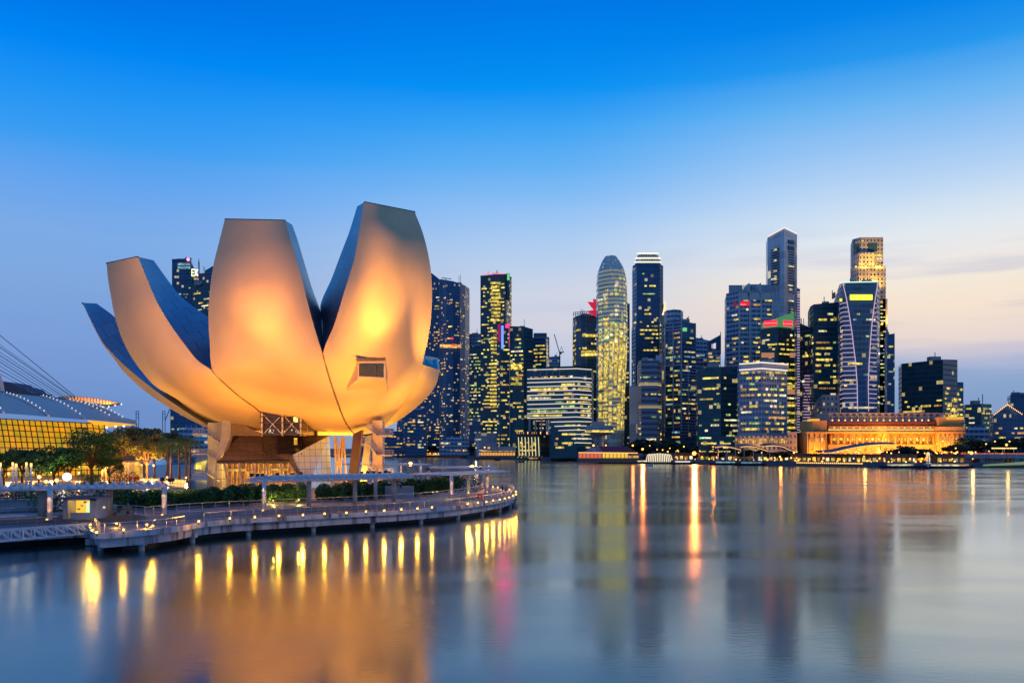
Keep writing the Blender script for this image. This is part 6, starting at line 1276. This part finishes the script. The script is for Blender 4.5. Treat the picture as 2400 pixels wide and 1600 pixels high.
# quay lamps (bollard lights) row
for i in range(34):
    px = 1868 + i * 4.6; Y = shoreY(px) - .6; t = thing('bollard_light', GY(px, Y, 1.2), 'tiny amber quay light in the dotted row before the wave roof, %s from the left' % ordn(i + 1), 'lamp', 'dotted row of quay lights')
    if i == 0: b0_ = t; MB().sphere(GY(px, Y - .3, 2.1), .4, 6, 4).build('bulb', E_warm, t); MB().box(GY(px, Y, 1.7), (.5, .5, 1)).build('housing', m_dark, t)
    else:
        for ch in b0_.children: c_ = ch.copy(); C.objects.link(c_); c_.parent = t
# street lamps on the far shore
sl_ = [(1506, 1052, E_or, 1.0, 40000), (1627, 1062, E_or, 1.7, 400000), (1483, 1043.5, E_or, .8, 3000), (1420, 1043, E_or, .6, 0), (1523, 1044, E_warm, .6, 0), (1671, 1045, E_or, .9, 5000), (1671, 1052, E_warm, .5, 0), (1603, 1046, E_or, .6, 0), (2277, 1061, E_warm, 1.2, 1500), (2332, 1034, E_warm, .6, 0), (2359, 1042, E_warm, .9, 900), (2366, 1034, E_warm, .6, 0), (2311, 1040, E_warm, .6, 0), (1116, 1049, E_warm, .8, 6000),
      (1136, 1048, E_or, .8, 0), (942, 1048.5, E_warm, .8, 0), (906, 1047, E_warm, .7, 0), (1052, 1049, E_warm, .7, 0), (1085, 1047, E_or, .5, 0), (1540, 1053, E_warm, .6, 0), (1553, 1054, E_warm, .7, 0), (1570, 1050, E_warm, .6, 0), (1588, 1055, E_warm, .7, 0), (1640, 1056, E_warm, .5, 0), (1652, 1060, E_white, .5, 0), (1700, 1062, E_warm, .5, 0), (1757, 1060, E_white, .5, 0), (1828, 1070, E_or, .7, 2500), (2008, 1068, E_warm, .6, 0), (2025, 1069, E_warm, .6, 1200), (2062, 1072, E_warm, .6, 0), (2210, 1033, E_warm, .6, 0), (2195, 1040, E_warm, .5, 0), (2225, 1040, E_warm, .5, 0), (2240, 1050, E_warm, .6, 0), (2318, 1057, E_warm, .5, 0), (1565, 1058, E_or, .6, 0), (1600, 1062, E_or, .5, 0)]
sl_.sort(key=lambda a: a[0])
for i, (px, py, m_, r_, e) in enumerate(sl_):
    Y = max(500, shoreY(px) + 4) if e else shoreY(px) + 16; p = P(px, py, Y)
    t = thing('street_lamp', GY(px, Y, 2.6), '%s street lamp on the far waterfront, %s from the left' % ('orange' if m_ is E_or else 'warm white', ordn(i + 1)), 'street lamp', 'street lamps on the far shore')
    MB().sphere(p, r_ * .8, 8, 6).build('lantern', m_, t, True); MB().tube([GY(px, Y + .3, 2.6), p + Vector((0, .3, 0))], .12, 5).build('pole', m_dark, t); MB().bar(p + Vector((0, .3, r_ * .8)), p + Vector((0, -.3, r_ * .8)), .3, .12).build('arm', m_dark, t)
    if e: spot('glow_light', p + Vector((0, -1.6, 0)), (p.x * .2, 100, 0), (1, .22, .03) if m_ is E_or else (1, .5, .12), e, 44, .8, .8, t)
# lion-fish fountain statue: white column statue on a wave base with a water jet
mf = thing('fountain_statue', GY(2176, 488, .5), 'tall pale floodlit fountain statue on a wave base at the quay', 'statue'); Ym = 488
MB().tube([P(2176, 1086, Ym), P(2175.5, 1080, Ym), P(2176.5, 1073, Ym), P(2175.5, 1067, Ym), P(2175, 1063, Ym - .3), P(2175.5, 1060, Ym)], [1.5, 1.05, .85, .95, 1.15, .5], 12).build('body', emat('statue_glow', (1, .85, .5), .9), mf, True)  # statue body emits in place of floodlighting
MB().tube([P(2176, 1088, Ym), P(2176, 1085.5, Ym)], [2.6, 1.6], 12).build('wave_base', m_skin, mf, True); MB().tube([P(2175.5, 1066, Ym - 1), P(2175.5, 1067, Ym - 4), P(2175.5, 1075, Ym - 6.5), P(2175.5, 1093, Ym - 7.5)], [.12, .2, .3, .5], 6).build('water_jet', m_white, mf)
# bridge on the right
br_ = thing('road_bridge', GY(2330, 560, 0), 'low long road bridge at the right edge with red light trails of traffic glow', 'bridge'); Yb = 530
MB().box(GY(2380, Yb, 5.8), (95, 14, 1.6)).build('deck', m_conc, br_); MB().bar(GY(2205, Yb - 7.2, 7.2), GY(2600, Yb - 7.2, 7.2), .3, .9).build('parapet', m_conc, br_)
for i in range(60): MB().box(GY(2208 + i * 5, Yb - 5, 7.9), (.8, .5, .5)).build('tail_light', [emat('tail', (1, .12, .12), .9), W_o][i % 4 == 0], br_) if i < 44 else None
for x in (2290, 2370, 2450): MB().box(GY(x, Yb, 2.4), (3, 12, 5.2)).build('pier', m_conc, br_)
sv = thing('lit_shelter', GY(2353, 545, 6), 'long flat roofed shelter glowing yellow on the bridge approach', 'shelter'); MB().bar(P(2327, 1050, 545), P(2380, 1050, 545), 3, .7).build('glowing_roof', emat('shelter_glow', (1, .75, .25), 1.5), sv)
for x in (2331, 2350, 2354, 2376): MB().bar(P(x, 1051, 545), GY(x, 545, 6), .3, .3).build('post', m_conc, sv)
gp = thing('green_pontoon', GY(2350, 500, 0), 'long flat floating pontoon with a pale green side at the right edge', 'pontoon'); MB().add([P(2288, 1092, 505), P(2420, 1088, 505), P(2420, 1081, 505), P(2292, 1089, 505), P(2288, 1090, 515), P(2420, 1080, 515)], [(0, 1, 2, 3), (3, 2, 5, 4)]).build('hull_side', emat('green_side_glow', (.35, .55, .3), .45), gp); MB().prism([xy(2286, 506), xy(2425, 506), xy(2425, 514), xy(2286, 514)], -.3, .5).build('float', m_dark, gp)  # hull side glows by emission, with no lamp there
# boats
def boat(px, Y, L_, label, lights=W_y, cab=True, c=None):
    t = thing('tour_boat', GY(px, Y, 0), label, 'boat', 'boats moored on the far shore'); q = GY(px, Y, 0); rows = []
    for i in range(11):
        s = i / 10 * 2 - 1; w_ = L_ * .13 * (1 - abs(s) ** 3) + .05; sh_ = .35 * s * s
        rows.append([(q.x + s * L_ / 2, q.y - w_, 1.1 + sh_), (q.x + s * L_ / 2 * .93, q.y - w_ * .6, -.2), (q.x + s * L_ / 2 * .93, q.y + w_ * .6, -.2), (q.x + s * L_ / 2, q.y + w_, 1.1 + sh_), (q.x + s * L_ / 2, q.y - w_, 1.1 + sh_)])
    MB().grid(rows).build('hull', c or m_navy, t)
    if cab:
        MB().box(q + Vector((0, 0, 2.5)), (L_ * .62, L_ * .16, .18)).build('canopy', m_white, t); MB().box(q + Vector((0, -.1, 1.75)), (L_ * .55, L_ * .1, .75)).build('lit_cabin', lights, t)
        for dx in (-.3, 0, .3): MB().bar(q + Vector((dx * L_, -L_ * .07, 1)), q + Vector((dx * L_, -L_ * .07, 2.5)), .12, .12).build('post', m_white, t)
    return t
for i, (px, L_, m_, lb) in enumerate(((1250, 13, W_o, 'small boat in front of the pavilion with slanted strips'), (1372, 16, W_o, 'boat before the blue hipped pavilion'), (1432, 20, E_mag, 'boat glowing magenta and violet before the red roofed pier'), (1470, 15, W_b, 'bluish boat beside the magenta one'), (1505, 12, W_w, 'small white lit boat left of the striped dome'), (1600, 18, E_line, 'pale lit boat between the striped dome and the strong orange lamp'),
      (1700, 22, W_b, 'long dark boat under the first wave roof'), (1760, 22, W_b, 'long dark boat under the second wave roof'), (2110, 24, W_w, 'dark boat left of the fountain statue'), (2215, 26, W_w, 'dark boat right of the fountain statue'), (2250, 16, W_o, 'small amber lit boat near the bridge'))):
    boat(px, shoreY(px) - 9, L_, lb, m_)
boat(1222, 700, 5, 'tiny dark boat on open water right of the promontory tip', cab=False); boat(1166, 800, 5, 'tiny dark boat on open water near the terminal', cab=False); boat(1521, 560, 5, 'tiny pale boat on open water below the striped dome', cab=False, c=m_white)
# far shore trees
rnd.seed(99); k = 0; spots_ = []
for px in range(905, 1112, 13): spots_.append((px + rnd.uniform(-4, 4), shoreY(px) + 25, rnd.uniform(.75, 1.05)))
for px in range(1475, 1640, 11): spots_.append((px + rnd.uniform(-4, 4), shoreY(px) + rnd.uniform(22, 40), rnd.uniform(1.0, 1.35) if 1480 < px < 1600 else .9))
for px in range(1640, 1880, 15): spots_.append((px, shoreY(px) + 10, rnd.uniform(.5, .7)))
for px in (2082, 2100, 2118, 2136, 2150, 2165, 2200, 2225, 2245): spots_.append((px, shoreY(px) + 22, rnd.uniform(.55, .95)))
for px in (2262, 2275, 2288, 2300, 2345, 2360, 2375, 2392): spots_.append((px, 585, rnd.uniform(1.1, 1.4)))
spots_.sort()
for i, (px, Y, s) in enumerate(spots_):
    put('far' if i % 3 else 'far2', GY(px, Y, 2.5), 'dark tree on the far shore, %s from the left' % ordn(i + 1) if i < 45 else 'dark far tree, %s from the right frame edge' % ordn(len(spots_) - i), 'trees on the far shore', s)
# gantry cranes on the horizon
for i, px in enumerate((322, 384)):
    t = thing('port_crane', P(px, 1000, 1500), ['small port crane above the trees left of the palms', 'port crane with a slanted arm just left of the dark blue block'][i], 'crane'); b_ = MB()
    for a in ((px - 3, 963, px - 3, 1048), (px + 3, 963, px + 3, 1048), (px - 3, 963, px + 3, 963), (px - 3, 970, px + 3, 970), (px - 3, 978, px + 3, 978)): b_.bar(P(a[0], a[1], 1500), P(a[2], a[3], 1500), 1, 1)
    b_.build('frame', MATS['steel'], t)
    if i: MB().bar(P(387, 985, 1498), P(398, 958, 1498), 1, 1).build('jib', m_dark, t)
